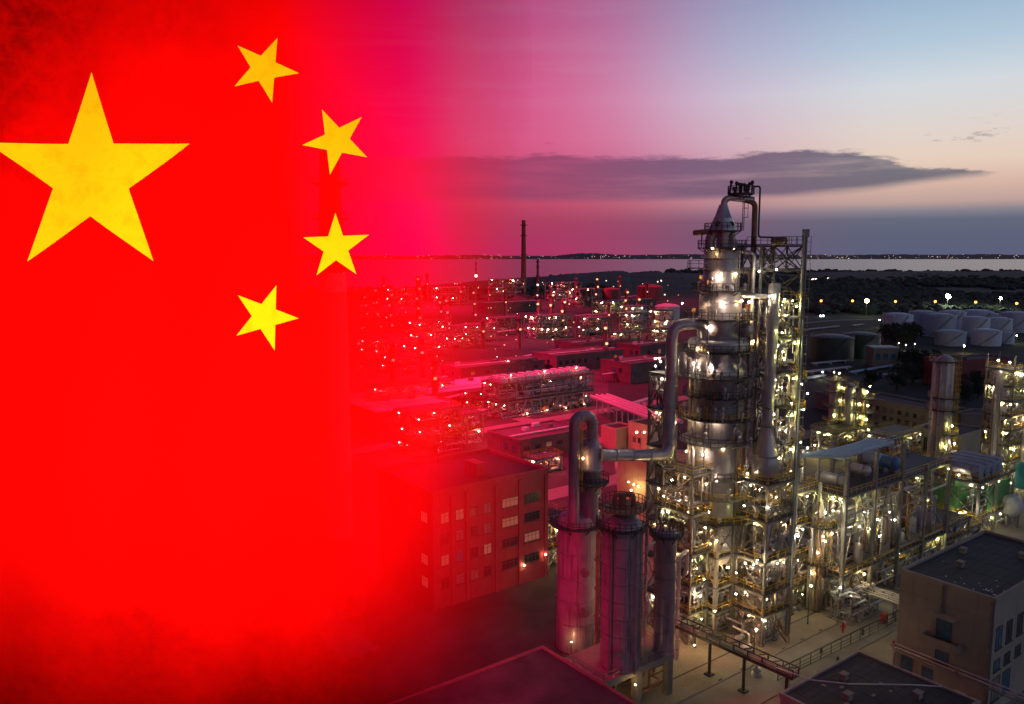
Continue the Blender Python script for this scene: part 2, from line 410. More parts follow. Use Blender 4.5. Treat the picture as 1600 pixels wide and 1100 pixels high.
    for i in range(7): b.sbox((40.5, 108.), i * 7.3 - 14, i * 7.3 - 13.9, 6.9, 16, .031, .036)
    for i in range(2): b.sbox((40.5, 108.), -14, 40, 7 + i * 6, 7.08 + i * 6, .031, .036)
    kind(b.build('pavement_joints', 'concrete'), 'structure')
    b = MB(); b.sbox((38, 104.3), -26, 60, -.25, 0, .03, .15); b.sbox((38, 104.3), -26, 60, 6.5, 6.75, .03, .15); kind(b.build('kerb', 'concrete'), 'structure')
    b = MB()
    for k in range(9): b.sbox((40.5, 108.), -10 + k * 5, -9.2 + k * 5, 5.2, 5.7, .031, .05)
    b.sbox((40.5, 108.), -16, 44, 9.6, 9.85, .031, .045); kind(b.build('yard_drain', 'asphalt'), 'structure')
    # shore road seen as a pale strip behind the tanks
    b = MB(); p = [gz(1250, 506), gz(1310, 501), gz(1385, 499), gz(1620, 497)]
    for q, s in zip(p, p[1:]): b.add([(q[0], q[1], .05), (s[0], s[1], .05), (s[0], s[1] + 9, .05), (q[0], q[1] + 9, .05)], [(0, 1, 2, 3)])
    kind(b.build('access_road', 'concrete'), 'structure')
build_terrain()

def build_woods():
    """far-off scrub and woodland towards the water: one mass"""
    r = random.Random(5); b = MB()
    def clump(x, y, h, w):
        n = 7; base = []; a0 = r.uniform(0, 6)
        for lev, (zz, ww) in enumerate(((0, .8), (.45, 1.), (.8, .6))):
            for k in range(n):
                A = a0 + 2 * pi * k / n; q = ww * w * r.uniform(.65, 1.2); base.append((x + q * cos(A), y + q * sin(A), h * (zz + r.uniform(-.1, .1))))
        base.append((x + r.uniform(-.2, .2) * w, y, h * r.uniform(.9, 1.15)))
        fs = [(i * n + k, i * n + (k + 1) % n, (i + 1) * n + (k + 1) % n, (i + 1) * n + k) for i in range(2) for k in range(n)] + [(2 * n + k, 2 * n + (k + 1) % n, 3 * n) for k in range(n)]
        b.add(base, fs)
    def scatter(n, x0, x1, y0, y1, hs):
        for _ in range(n):
            px = r.uniform(x0, x1); py = y0 + (y1 - y0) * r.random()
            x, y = gz(px, py)
            if sin(x * .013 + 1) + sin(y * .007 + x * .004) + r.uniform(-.7, .7) < -.35: continue
            h = hs * r.uniform(.55, 1.35); clump(x, y, h, h * r.uniform(.7, 1.5))
    scatter(2600, 1240, 1640, 427, 470, 7); scatter(900, 1240, 1640, 462, 492, 6); scatter(1400, 860, 1240, 432, 452, 6); scatter(350, 480, 860, 450, 472, 5)
    scatter(500, 1040, 1640, 425, 430, 9)
    kind(b.build('woods', 'leaf'), 'stuff')
build_woods()

# ------------------------------------------------------------------ the flag
FLY = 55.0
def wave(x, z): return FLY + .30 * sin(x * .30 + z * .05) + .16 * sin(x * .71 - z * .13 + 1.)
def flag_at(px, py):
    p = at(px, py, FLY); return p[0], p[2]
def build_flag():
    x0, _ = flag_at(-125, 500); x1, _ = flag_at(830, 500); _, z1 = flag_at(400, -34); _, z0 = flag_at(400, 1140)
    th = thing('flag', 'huge red flag with one large and four small yellow stars, sheer along its free edge', 'flag', (x0, FLY, z0))
    b = MB(); nx, nz = 66, 40
    vs = [(x0 + (x1 - x0) * i / nx, wave(x0 + (x1 - x0) * i / nx, z0 + (z1 - z0) * j / nz), z0 + (z1 - z0) * j / nz) for j in range(nz + 1) for i in range(nx + 1)]
    b.add(vs, [(j * (nx + 1) + i, j * (nx + 1) + i + 1, (j + 1) * (nx + 1) + i + 1, (j + 1) * (nx + 1) + i) for j in range(nz) for i in range(nx)], 0, True)
    m = bpy.data.materials.new('flag_cloth'); m.use_nodes = True; N = NT(m.node_tree); N.n.clear()
    tc = N.node('ShaderNodeTexCoord').outputs['Object']; sp = N.node('ShaderNodeSeparateXYZ'); N.l.new(tc, sp.inputs[0])
    L = x1 - x0; Hh = z1 - z0
    u = N.m('DIVIDE', sp.outputs[0], L); v = N.m('DIVIDE', sp.outputs[2], Hh)
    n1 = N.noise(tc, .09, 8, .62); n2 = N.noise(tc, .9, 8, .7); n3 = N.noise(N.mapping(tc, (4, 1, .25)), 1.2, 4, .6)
    # darker mottling towards the upper hoist corner and along the lower hem
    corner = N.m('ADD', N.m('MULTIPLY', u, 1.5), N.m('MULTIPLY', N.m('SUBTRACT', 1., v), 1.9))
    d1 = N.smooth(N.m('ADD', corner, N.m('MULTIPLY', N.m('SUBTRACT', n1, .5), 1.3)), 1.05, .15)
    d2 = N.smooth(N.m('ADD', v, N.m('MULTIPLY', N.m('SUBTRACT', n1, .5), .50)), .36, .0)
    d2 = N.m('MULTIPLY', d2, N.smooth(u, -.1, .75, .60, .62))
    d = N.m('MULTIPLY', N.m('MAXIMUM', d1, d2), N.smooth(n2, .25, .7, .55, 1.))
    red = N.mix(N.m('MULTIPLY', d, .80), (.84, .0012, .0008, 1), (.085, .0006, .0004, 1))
    df = N.node('ShaderNodeBsdfDiffuse'); N.l.new(red, df.inputs[0])
    tr = N.node('ShaderNodeBsdfTransparent'); tr.inputs[0].default_value = (.98, .30, .42, 1)
    ease = N.lerp(u, .592, 1.0, 0., 1.)
    ease = N.m('ADD', ease, N.m('MULTIPLY', N.m('MULTIPLY', N.m('SUBTRACT', n1, .5), .30), N.smooth(u, .58, .75)), clamp=True)
    ease = N.m('MAXIMUM', ease, N.lerp(u, .97, 1.0, 0., 1.), clamp=True)
    al = N.m('SUBTRACT', 1.0, N.m('POWER', ease, 1.5))
    clear = N.mix(N.smooth(u, .72, 1.0), (.98, .35, .75, 1), (1, 1, 1, 1)); N.l.new(clear, tr.inputs[0])
    mx = N.node('ShaderNodeMixShader'); N.l.new(al, mx.inputs[0]); N.l.new(tr.outputs[0], mx.inputs[1]); N.l.new(df.outputs[0], mx.inputs[2])
    o = N.node('ShaderNodeOutputMaterial'); N.l.new(mx.outputs[0], o.inputs[0]); MATS['flag_cloth'] = m
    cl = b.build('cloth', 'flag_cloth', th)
    my = bpy.data.materials.new('flag_star'); my.use_nodes = True; N = NT(my.node_tree); p = N.n['Principled BSDF']
    tc = N.node('ShaderNodeTexCoord').outputs['Object']; n = N.noise(tc, .55, 8, .65)
    N.l.new(N.ramp(n, [(.3, (.80, .38, .002, 1)), (.5, (.86, .50, .003, 1)), (.7, (.84, .46, .003, 1))]), p.inputs['Base Color']); p.inputs['Roughness'].default_value = .9
    p.inputs['Specular IOR Level'].default_value = 0.; MATS['flag_star'] = my
    def star(tips):
        P = [Vector(flag_at(*t)) for t in tips]; c = sum(P, Vector((0, 0))) / 5
        inner = []
        for i in range(5):            # crossing points of the pentagram
            a, b2 = P[i], P[(i + 2) % 5]; c2, d2 = P[(i + 1) % 5], P[(i - 1) % 5]
            r1 = b2 - a; r2 = d2 - c2; den = r1.x * r2.y - r1.y * r2.x
            t = ((c2 - a).x * r2.y - (c2 - a).y * r2.x) / den; inner.append(a + r1 * t)
        out = []
        for i in range(5): out += [P[i], inner[i]]
        b = MB(); K = 8
        def put(q, o): return (q.x, wave(q.x, q.y) - o, q.y)
        for i in range(10):
            p, q = out[i], out[(i + 1) % 10]; rows = []
            for j in range(K + 1):
                rows.append([put(c.lerp(p.lerp(q, k / max(j, 1)), j / K), .06) for k in range(j + 1)])
            for j in range(K):
                for k in range(j + 1):
                    b.add([rows[j][k], rows[j + 1][k], rows[j + 1][k + 1]], [(0, 1, 2)], 0, True)
                    if k < j: b.add([rows[j][k], rows[j + 1][k + 1], rows[j][k + 1]], [(0, 1, 2)], 0, True)
            s = [put(p.lerp(q, k / K), .06) for k in range(K + 1)] + [put(p.lerp(q, k / K), -.005) for k in range(K + 1)]
            b.add(s, [(k, k + 1, K + 2 + k, K + 1 + k) for k in range(K)])
        return b
    big = star([(140, 112), (295, 224), (236, 408), (44, 408), (-14, 224)]).build('star', 'flag_star', th); big['label'] = 'large five pointed yellow star'
    for tips in ([(436, 62), (468, 115), (428, 162), (370, 137), (375, 74)], [(503, 171), (565, 183), (574, 246), (516, 273), (473, 227)],
                 [(525, 333), (577, 367), (558, 428), (496, 430), (475, 371)], [(433, 446), (468, 497), (430, 547), (371, 524), (374, 461)]):
        star(tips).build('star', 'flag_star', th)
    b = MB(); b.lathe(x0 - .45, FLY, [(.5, 0), (.38, z0), (.3, z1 + 1.5), (.6, z1 + 1.6), (.6, z1 + 2.2), (.1, z1 + 2.6)], 14)
    tag(b.build('flagpole', 'steel', None, (x0 - .45, FLY, 0)), 'tall steel pole carrying the huge red flag by its hoist', 'flagpole')
    cx = (x0 + x1) / 2
    # added unseen spots low on the right light the cloth, away from the works
    lamp_light('added_flag_spot', 'SPOT', (1, 4, 34), FLAG_W, (1, .93, .82), .8, (-30, FLY, 60), 66)
    lamp_light('added_flag_spot', 'SPOT', (-6, 2, 32), FLAG_W, (1, .93, .82), .8, (-27, FLY, 52), 66)
FLAG_W = 150000
lamp_light('added_flag_spot', 'SPOT', (3, 6, 34), 80000, (1, .012, .03), .8, (-8, FLY, 52), 62)  # added red spot: brightens the free edge, spills red onto the works
RED_WASH_SPOTS = ((-30, 82, 50, 110e3, 24, 80), (-27, 150, 54, 120e3, 22, 96), (-43, 240, 62, 420e3, 28, 92), (-62, 350, 78, 1200e3, 40, 92), (-95, 540, 105, 2600e3, 60, 92), (-150, 880, 150, 6500e3, 90, 92))  # added unseen spots that redden the left of the works
build_flag()

# ------------------------------------------------------------------ process plant builders
def pipework(b, O, a0, a1, b0, b1, z0, z1, n, r, rad=(.08, .28), vert=.55, ang=ANG, mixed=False):
    """n random orthogonal pipe runs inside a box, with elbows"""
    for _ in range(n):
        p = [r.uniform(a0, a1), r.uniform(b0, b1), r.uniform(z0, z1)]; pts = [S(O, *p, ang)]
        last = -1
        for k in range(r.randint(1, 3)):
            ax = 2 if r.random() < vert else r.randint(0, 1)
            if ax == last: ax = (ax + 1) % 3
            last = ax; lo, hi = ((a0, a1), (b0, b1), (z0, z1))[ax]
            p[ax] = min(hi, max(lo, p[ax] + r.choice((-1, 1)) * r.uniform(.25, .8) * (hi - lo))); pts.append(S(O, *p, ang))
        rr = r.uniform(*rad); q = r.random(); mi = (0 if q < .55 else 1 if q < .75 else 2) if mixed else 0; b.tube(fillet(pts, rr * 3, 2), rr, 6, mi)
        if r.random() < .5: q = r.choice(pts); b.ball(q, rr * 1.9, 6, 4, 1., mi)
def drum_bm(b, p, q, r, mi=0):
    P, Q = Vector(p), Vector(q); d = (Q - P).normalized()
    b.tube([P - d * r * .45, P - d * r * .3, P, Q, Q + d * r * .3, Q + d * r * .45], r, 12, mi, [r * .15, r * .7, r, r, r * .7, r * .15])
def frame(name, label, cat, O, su, sv, nu, nv, levels, top=None, mats=('steel', 'darksteel', 'yellow'), w=.35, brace='uv', pipes=40, seed=1, rails=True, lampk='warm', nl=3, skip=(), ang=ANG, floor_t=.2, prad=(.08, .28), lr=.22, group=None, stairs=False):
    """an open steel process structure: legs, floors, braces, railings, pipework, lamps"""
    r = random.Random(seed); th = thing(name, label, cat, (*O, 0), group)
    top = top or levels[-1]; us = [su * i / nu for i in range(nu + 1)]; vs = [sv * i / nv for i in range(nv + 1)]
    for u in us:
        for v in vs:
            if (u, v) in skip: continue
            b = MB(); h = top if not callable(top) else top(u, v)
            b.beam(S(O, u, v, 0, ang), S(O, u, v, h, ang), w); b.sbox(S(O, u, v)[:2], -w, w, -w, w, 0, .3, ang); b.build('leg', mats[0], th)
    zs = [0] + list(levels)
    for z in levels:
        b = MB(); b.sbox(O, -.3, su + .3, -.3, sv + .3, z - floor_t, z, ang); f = b.build('floor', mats[1], th)
        b = MB()
        for u in us: b.beam(S(O, u, -.3, z - .4, ang), S(O, u, sv + .3, z - .4, ang), .2, .4)
        for v in (0, sv): b.beam(S(O, -.3, v, z - .42, ang), S(O, su + .3, v, z - .42, ang), .2, .44)
        b.build('floor_beam', mats[0], f)
        if rails:
            b = MB(); b.rail([S(O, -.25, -.25, z, ang), S(O, su + .25, -.25, z, ang), S(O, su + .25, sv + .25, z, ang), S(O, -.25, sv + .25, z, ang)], closed=True, gap=1.5); b.build('railing', mats[2], f)
    b = MB()
    for z0, z1 in zip(zs, zs[1:]):
        for i in range(nu):
            if r.random() < .75 and 'u' in brace:
                for v in (0, sv):
                    if r.random() < .5: b.beam(S(O, us[i], v, z0, ang), S(O, us[i + 1], v, z1 - .4, ang), .16); b.beam(S(O, us[i + 1], v, z0, ang), S(O, us[i], v, z1 - .4, ang), .16)
                    else: b.beam(S(O, us[i], v, z0, ang), S(O, (us[i] + us[i + 1]) / 2, v, z1 - .4, ang), .16); b.beam(S(O, us[i + 1], v, z0, ang), S(O, (us[i] + us[i + 1]) / 2, v, z1 - .4, ang), .16)
        for i in range(nv):
            if 'v' in brace:
                for u in (0, su): b.beam(S(O, u, vs[i], z0, ang), S(O, u, vs[i + 1], z1 - .4, ang), .16); b.beam(S(O, u, vs[i + 1], z0, ang), S(O, u, vs[i], z1 - .4, ang), .16)
    if b.v: b.build('brace', mats[0], th)
    if pipes:
        b = MB(); n = max(4, int(1.5 * pipes / max(1, len(zs) - 1)))
        for z0, z1 in zip(zs, zs[1:]): pipework(b, O, .3, su - .3, .2, sv - .2, z0 + .3, z1 - .5, n, r, prad, ang=ang, mixed=True)
        for i in range(2): b.tube([S(O, .4, sv * (.3 + .4 * i), zs[1] * .5, ang), S(O, su - .4, sv * (.3 + .4 * i), zs[1] * .5, ang)], prad[1], 6)
        b.build('pipework', ['pipe', 'rustpipe', 'clad'], th)
    for z0, z1 in zip(zs, zs[1:]):
        def kk(): q = r.random(); return lampk if lampk == 'pink' or q < .5 else 'yellow' if q < .8 else 'white' if q < .92 else 'warm'
        for i in range(nl):
            u = su * (i + .5) / nl + r.uniform(-.6, .6)
            v = r.choice((-.1, .25, .6)) * sv if r.random() < .75 else r.uniform(0, sv)
            lamp(th, S(O, u, v, z1 - .75 - r.uniform(0, 1.4), ang), kk(), round(lr * r.choice((.75, .9, 1., 1.4)), 2))
        for i in range(max(1, nl // 2)): lamp(th, S(O, -.15, sv * r.uniform(.1, .9), z1 - .8, ang), kk(), lr)
    if stairs and len(levels) > 1:
        b = MB()
        for k, (z0, z1) in enumerate(zip(zs, zs[1:])):
            A = (.4, 2.6) if k % 2 else (2.6, .4)
            for off in (-.9, -.25):
                b.beam(S(O, A[0], off - .3, z0, ang), S(O, A[1], off - .3, z1, ang), .12, .3)
                b.beam(S(O, A[0], off - .3, z0 + 1, ang), S(O, A[1], off - .3, z1 + 1, ang), .07)
            n = max(3, int((z1 - z0) / .35))
            for i in range(n):
                t = i / n; p = S(O, A[0] + (A[1] - A[0]) * t, -1.2, z0 + (z1 - z0) * t, ang); q = S(O, A[0] + (A[1] - A[0]) * t, -.55, z0 + (z1 - z0) * t, ang); b.beam(p, q, .28, .06)
        b.build('stair', 'darksteel', th)
    return th
def platform(th, x, y, z, r0, r1, a0=0., a1=2 * pi, matf='darksteel', matr='yellow', n=28, rail=True, t=.16):
    b = MB(); b.disc(x, y, z - t, r0, r1, t, a0, a1, n)
    for k in range(8):
        A = a0 + (a1 - a0) * (k + .5) / 8; b.beam((x + r0 * cos(A), y + r0 * sin(A), z - 1.), (x + (r1 - .15) * cos(A), y + (r1 - .15) * sin(A), z - t), .12)
    p = b.build('platform', matf, th)
    if rail:
        b = MB(); pts = [(x + (r1 - .06) * cos(a0 + (a1 - a0) * k / n), y + (r1 - .06) * sin(a0 + (a1 - a0) * k / n), z) for k in range(n + 1)]
        b.rail(pts, 1.1, .065, 1.2); b.build('railing', matr, p)
    return p
def drum_thing(name, label, p, q, r, mt='pipe', group=None, saddle=None, cat='exchanger', flange=True):
    P, Q = Vector(p), Vector(q); c = (P + Q) / 2; th = thing(name, label, cat, (c.x, c.y, (saddle if saddle is not None else c.z - r)), group)
    b = MB(); drum_bm(b, p, q, r); b.build('shell', mt, th)
    d = (Q - P).normalized()
    if flange:
        b = MB()
        for t in (.15, .85): o = P.lerp(Q, t); b.tube([o - d * .09, o + d * .09], r * 1.14, 12)
        b.build('flange', 'steel', th)
    if saddle is not None:
        for t in (.22, .78): o = P.lerp(Q, t); b = MB(); b.beam((o.x, o.y, saddle), (o.x, o.y, o.z - r * .5), r * 1.1, .3); b.build('saddle', 'concrete', th)
    return th

# ------------------------------------------------------------------ main vacuum column
CX, CY = 32.3, 124.0
def sh(dx): return CY - sqrt(max(0, 14 - dx * dx))
def build_main_column():
    th = thing('distillation_column', 'tallest silver column with a cone top and many lit ring platforms', 'column', (CX, CY, 0))
    prof = [(3.6, 11.5), (3.75, 12.5), (3.75, 29), (3.9, 30), (3.9, 33.8), (4.0, 34.5), (4.0, 40.2), (4.75, 41.3), (4.75, 41.9), (4.3, 42.5), (3.8, 43.4), (3.05, 44.6), (3.05, 45.2), (3.4, 45.6), (3.4, 50.), (3.25, 50.4), (3.2, 54), (2.9, 54.8), (2.72, 55.4), (2.72, 60.3), (2.2, 60.9), (.6, 61.0)]
    b = MB(); b.lathe(CX, CY, prof, 40); b.build('shell', 'clad', th)
    # seams and stiffening rings
    for z, r in ((13.5, 3.75), (16, 3.75), (22.8, 3.75), (26, 3.75), (31.5, 3.9), (36.4, 4.0), (38.2, 4.0), (47.4, 3.4), (52.4, 3.2), (57.2, 2.72), (59, 2.72)):
        b = MB(); b.disc(CX, CY, z, r - .05, r + .09, .14, n=40); b.build('stiffening_ring', 'steel', th)
    # wide header ring
    b = MB(); b.lathe(CX, CY, [(3.4, 45.0), (4.5, 45.05), (4.75, 45.5), (4.75, 46.3), (4.5, 46.7), (3.4, 46.75)], 40); b.build('header_ring', 'greywhite', th)
    # crown: three ducts, drum, cone and gooseneck
    for dx, dy, r in ((0, -.3, .95), (-1.9, 0, .8), (1.75, .2, .62)):
        b = MB(); b.tube(fillet([(CX + dx, CY + dy, 60.6), (CX + dx, CY + dy, 62.), (CX + dx * .62, CY + dy, 63.8)], .6, 3), r, 14); b.build('duct', 'clad', th)
    b = MB(); b.lathe(CX, CY, [(2.0, 63.4), (1.95, 64.0), (1.4, 65.2), (1.42, 65.35), (1.3, 65.4), (.95, 66.4), (.62, 67.3)], 24)
    b.tube(fillet([(CX, CY, 66.9), (CX + .15, CY, 68.0), (CX + .9, CY, 68.35), (CX + 4.6, CY, 68.0)], .9, 5), .5, 14, rs=None); b.build('cone_top', 'pipe', th)
    pipe = lambda pts, r, m='pipe', rad=1.2, n=12: (lambda bb: (bb.tube(fillet(pts, rad, 5), r, n), bb.build('pipe', m, th)))(MB())
    pipe([(CX + 3.2, CY, 68.0), (CX + 4.75, CY - .2, 67.6), (CX + 4.75, CY - .4, 44)], .42, 'rustpipe')
    pipe([(CX + 4.6, CY + .3, 70), (CX + 5.5, CY, 70.1), (CX + 5.5, CY, 62.4), (CX + 9, CY - .5, 62.3)], .14, 'darksteel', .5)
    # platforms
    P = [(69.0, .2, 2.0), (63.4, 1.5, 2.8), (60.8, 2.2, 3.7), (54.3, 2.7, 4.5), (50.0, 3.2, 5.4), (45.0, 3.4, 5.4), (41.2, 4.2, 6.5), (38.0, 4.0, 5.3), (34.6, 3.95, 5.9), (30.8, 3.85, 5.9), (25.3, 3.75, 5.6), (22.3, 3.75, 5.7), (19.0, 3.75, 6.9)]
    for z, r0, r1 in P:
        x = CX + (2.6 if z > 68 else 0)
        platform(th, x, CY, z, r0, r1, matf='steel' if z in (22.3, 30.8, 25.3) else 'darksteel', matr='yellow' if z in (19.0, 22.3, 34.6) else 'darksteel', n=20 if z > 60 else 32)
    b = MB(); b.sbox((CX - 4.9, CY - 1), -.3, 2.2, -1, 1.3, 57.6, 57.75, 0); b.rail([(CX - 5.2, CY - 2, 57.75), (CX - 2.8, CY - 2, 57.75)], gap=.8); b.rail([(CX - 5.2, CY - 2, 57.75), (CX - 5.2, CY, 57.75)], gap=.8); b.build('side_platform', 'darksteel', th)
    # things at the very top: valves and a tank drum, left drum
    b = MB(); r = random.Random(2)
    for k in range(9):
        x = CX + 1.1 + k * .4; h = r.uniform(.7, 2.0); b.cyl((x, CY + r.uniform(-.8, .8), 69.0), (x, CY, 69.0 + h), .16, None, 6); b.ball((x, CY, 69.1 + h * .8), .3, 6, 4)
    b.build('safety_valves', 'darksteel', th)
    b = MB(); drum_bm(b, (CX - 4.6, CY - 1, 63.0), (CX - 2.5, CY - 1, 63.2), .42); b.beam((CX - 3.4, CY - 1, 61), (CX - 3.4, CY - 1, 63), .15); b.build('top_drum', 'rustpipe', th)
    for x, y in ((CX - 1.1, CY - 1.55), (CX + .9, CY - 1.6)):
        b = MB(); b.cyl((x, y + .3, 64.3), (x, y, 64.3), .42, .42, 12); b.build('manhole', 'darksteel', th)
    # outside pipes running up the shell, ladders
    for A, r, z0, z1, m in ((-.35, .28, 12, 60, 'pipe'), (-.12, .2, 12, 54, 'steel'), (-.62, .16, 20, 50, 'rustpipe'), (-2.6, .22, 12, 46, 'pipe'), (-2.85, .3, 14, 41, 'clad'), (.15, .34, 12, 57, 'pipe'), (-2.2, .11, 19, 54, 'steel'), (-1.15, .1, 12, 50, 'darksteel')):
        x, y = CX + 4.75 * cos(A), CY + 4.75 * sin(A); pipe([(x, y, z0), (x, y, z1), (CX + 2.4 * cos(A), CY + 2.4 * sin(A), z1 + .3)], r, m, .8, 8)
    for z0, z1, A in ((19, 22.3, -1.9), (22.3, 30.8, -1.0), (30.8, 38, -2.15), (41.2, 50, -.95), (50, 54.3, -2.2), (54.3, 60.8, -.85), (63.4, 69, .1)):
        rr = 4.45 if z1 < 45 else 4.0 if z1 < 60 else 3.2
        b = MB(); b.ladder((CX + rr * cos(A), CY + rr * sin(A), z0), z1 - z0 + 1, A, w=.6); b.build('ladder', 'yellow' if z1 < 31 else 'darksteel', th)
    # hemispherical vessel and small fittings bolted to the shell
    b = MB(); b.ball((CX + 3.5, CY - 2.6, 48.3), 1.15, 14, 9); b.build('side_dome', 'clad', th)
    b = MB(); b.ball((CX + 2.2, CY - 3.0, 32.6), .8, 12, 8); b.build('side_dome', 'clad', th)
    for dx in (-2.1, 2.0):
        x = CX + dx; b = MB(); b.tube(fillet([(x * 1., CY - 3.5, 44.6), (x + dx * .12, CY - 4.2, 43.9), (x - dx * .1, CY - 4.35, 42.6), (x - dx * .25, CY - 4.1, 42.1)], .6, 4), .2, 8); b.build('nozzle', 'pipe', th)
    r = random.Random(8)
    for z, _, rr in P[3:]:
        for k in range(8):
            A = r.uniform(-3.1, .2); q = rr - r.uniform(.4, .9); x, y = CX + q * cos(A), CY + q * sin(A); b = MB(); h = r.uniform(.5, 2.0)
            if k % 2: b.cyl((x, y, z), (x, y, z + h), r.uniform(.1, .22), None, 7); b.ball((x, y, z + h), .33, 8, 6); b.cyl((x - .35, y, z + h * .6), (x + .35, y, z + h * .6), .12, None, 6); b.build('valve', 'pipe', th)
            else: b.beam((x, y, z), (x, y, z + h), .12); b.box((x, y, z + h), (.5, .35, .6), A); b.build('instrument_box', 'orangepipe' if k % 4 else 'greywhite', th)
    # lamps
    for px, py in ((1122, 431), (1107, 473), (1131, 474), (1107, 512), (1088, 655), (1119, 660), (1098, 711), (1064, 779), (1093, 748), (1120, 752), (1110, 573), (1083, 568)):
        x, _, z = at(px, py, 119.6); rr = 2.7 if z > 55 else 3.2 if z > 50 else 3.4 if z > 45 else 4.5 if z > 41 else 4.0
        dx = max(-rr * .96, min(rr * .96, x - CX)); y = CY - sqrt(rr * rr - dx * dx) - .9
        lamp(th, at(px, py, y), 'hot', .2)
    for px, py, Y in ((1160, 470, 122), (1170, 472, 121), (1090, 545, 120.5), (1107, 552, 119.9), (1066, 474, 123), (1148, 551, 120.5), (1164, 582, 121), (1075, 800, 118), (1055, 660, 122), (1147, 388, 122), (1113, 388, 121), (1150, 428, 121.5), (1172, 500, 122), (1177, 534, 122), (1130, 702, 120), (1108, 800, 117.6), (1072, 705, 121)):
        lamp(th, at(px, py, Y), 'warm', .2)
    lamps_px(th, [(1032, 565, 124), (1024, 560, 125), (1040, 505, 127), (1068, 556, 122)], 'white', .24)
    # small vessels on the left of the wide platform
    for px, h, rr in ((1066, 3., .7), (1077, 2.2, .55)):
        x, y, z = at(px, 583, 121.5); b = MB(); b.lathe(x, y, [(.1, 41.3), (rr, 41.5), (rr, 41.3 + h), (rr * .6, 41.3 + h + .5), (.08, 41.3 + h + .65)], 14); b.build('side_vessel', 'clad', th)
    # big transfer line on the left: rises, bends over and enters the shell
    x0, y0, z0 = at(1045, 711, 120.5); tx, ty, tz = at(1052, 508, 120.8)
    ax, ay, az = at(939, 711, 115.2)
    b = MB(); b.tube(fillet([(ax, ay, az), (x0, y0, z0), (x0 + .1, 120.8, tz), (CX - 3.2, 121.8, tz + .2), (CX - 2.4, 122.4, 46.5), (CX - 2.2, 122.6, 45)], 2.1, 7), .88, 16)
    for zz in (27, 31.5, 36, 40.5, 44): b.disc(x0 + .06, 120.6, zz, .86, 1.02, .16, n=18)
    for tt in (.2, .45, .7): q = Vector((ax, ay, az)).lerp(Vector((x0, y0, z0)), tt); d = (Vector((x0, y0, z0)) - q).normalized(); b.tube([q - d * .09, q + d * .09], 1.02, 18)
    tag(b.build('transfer_line', 'clad', None, (x0, y0, z0 - .9)), 'fat silver transfer pipe looping from the left drum up to the tall column', 'pipe')
build_main_column()

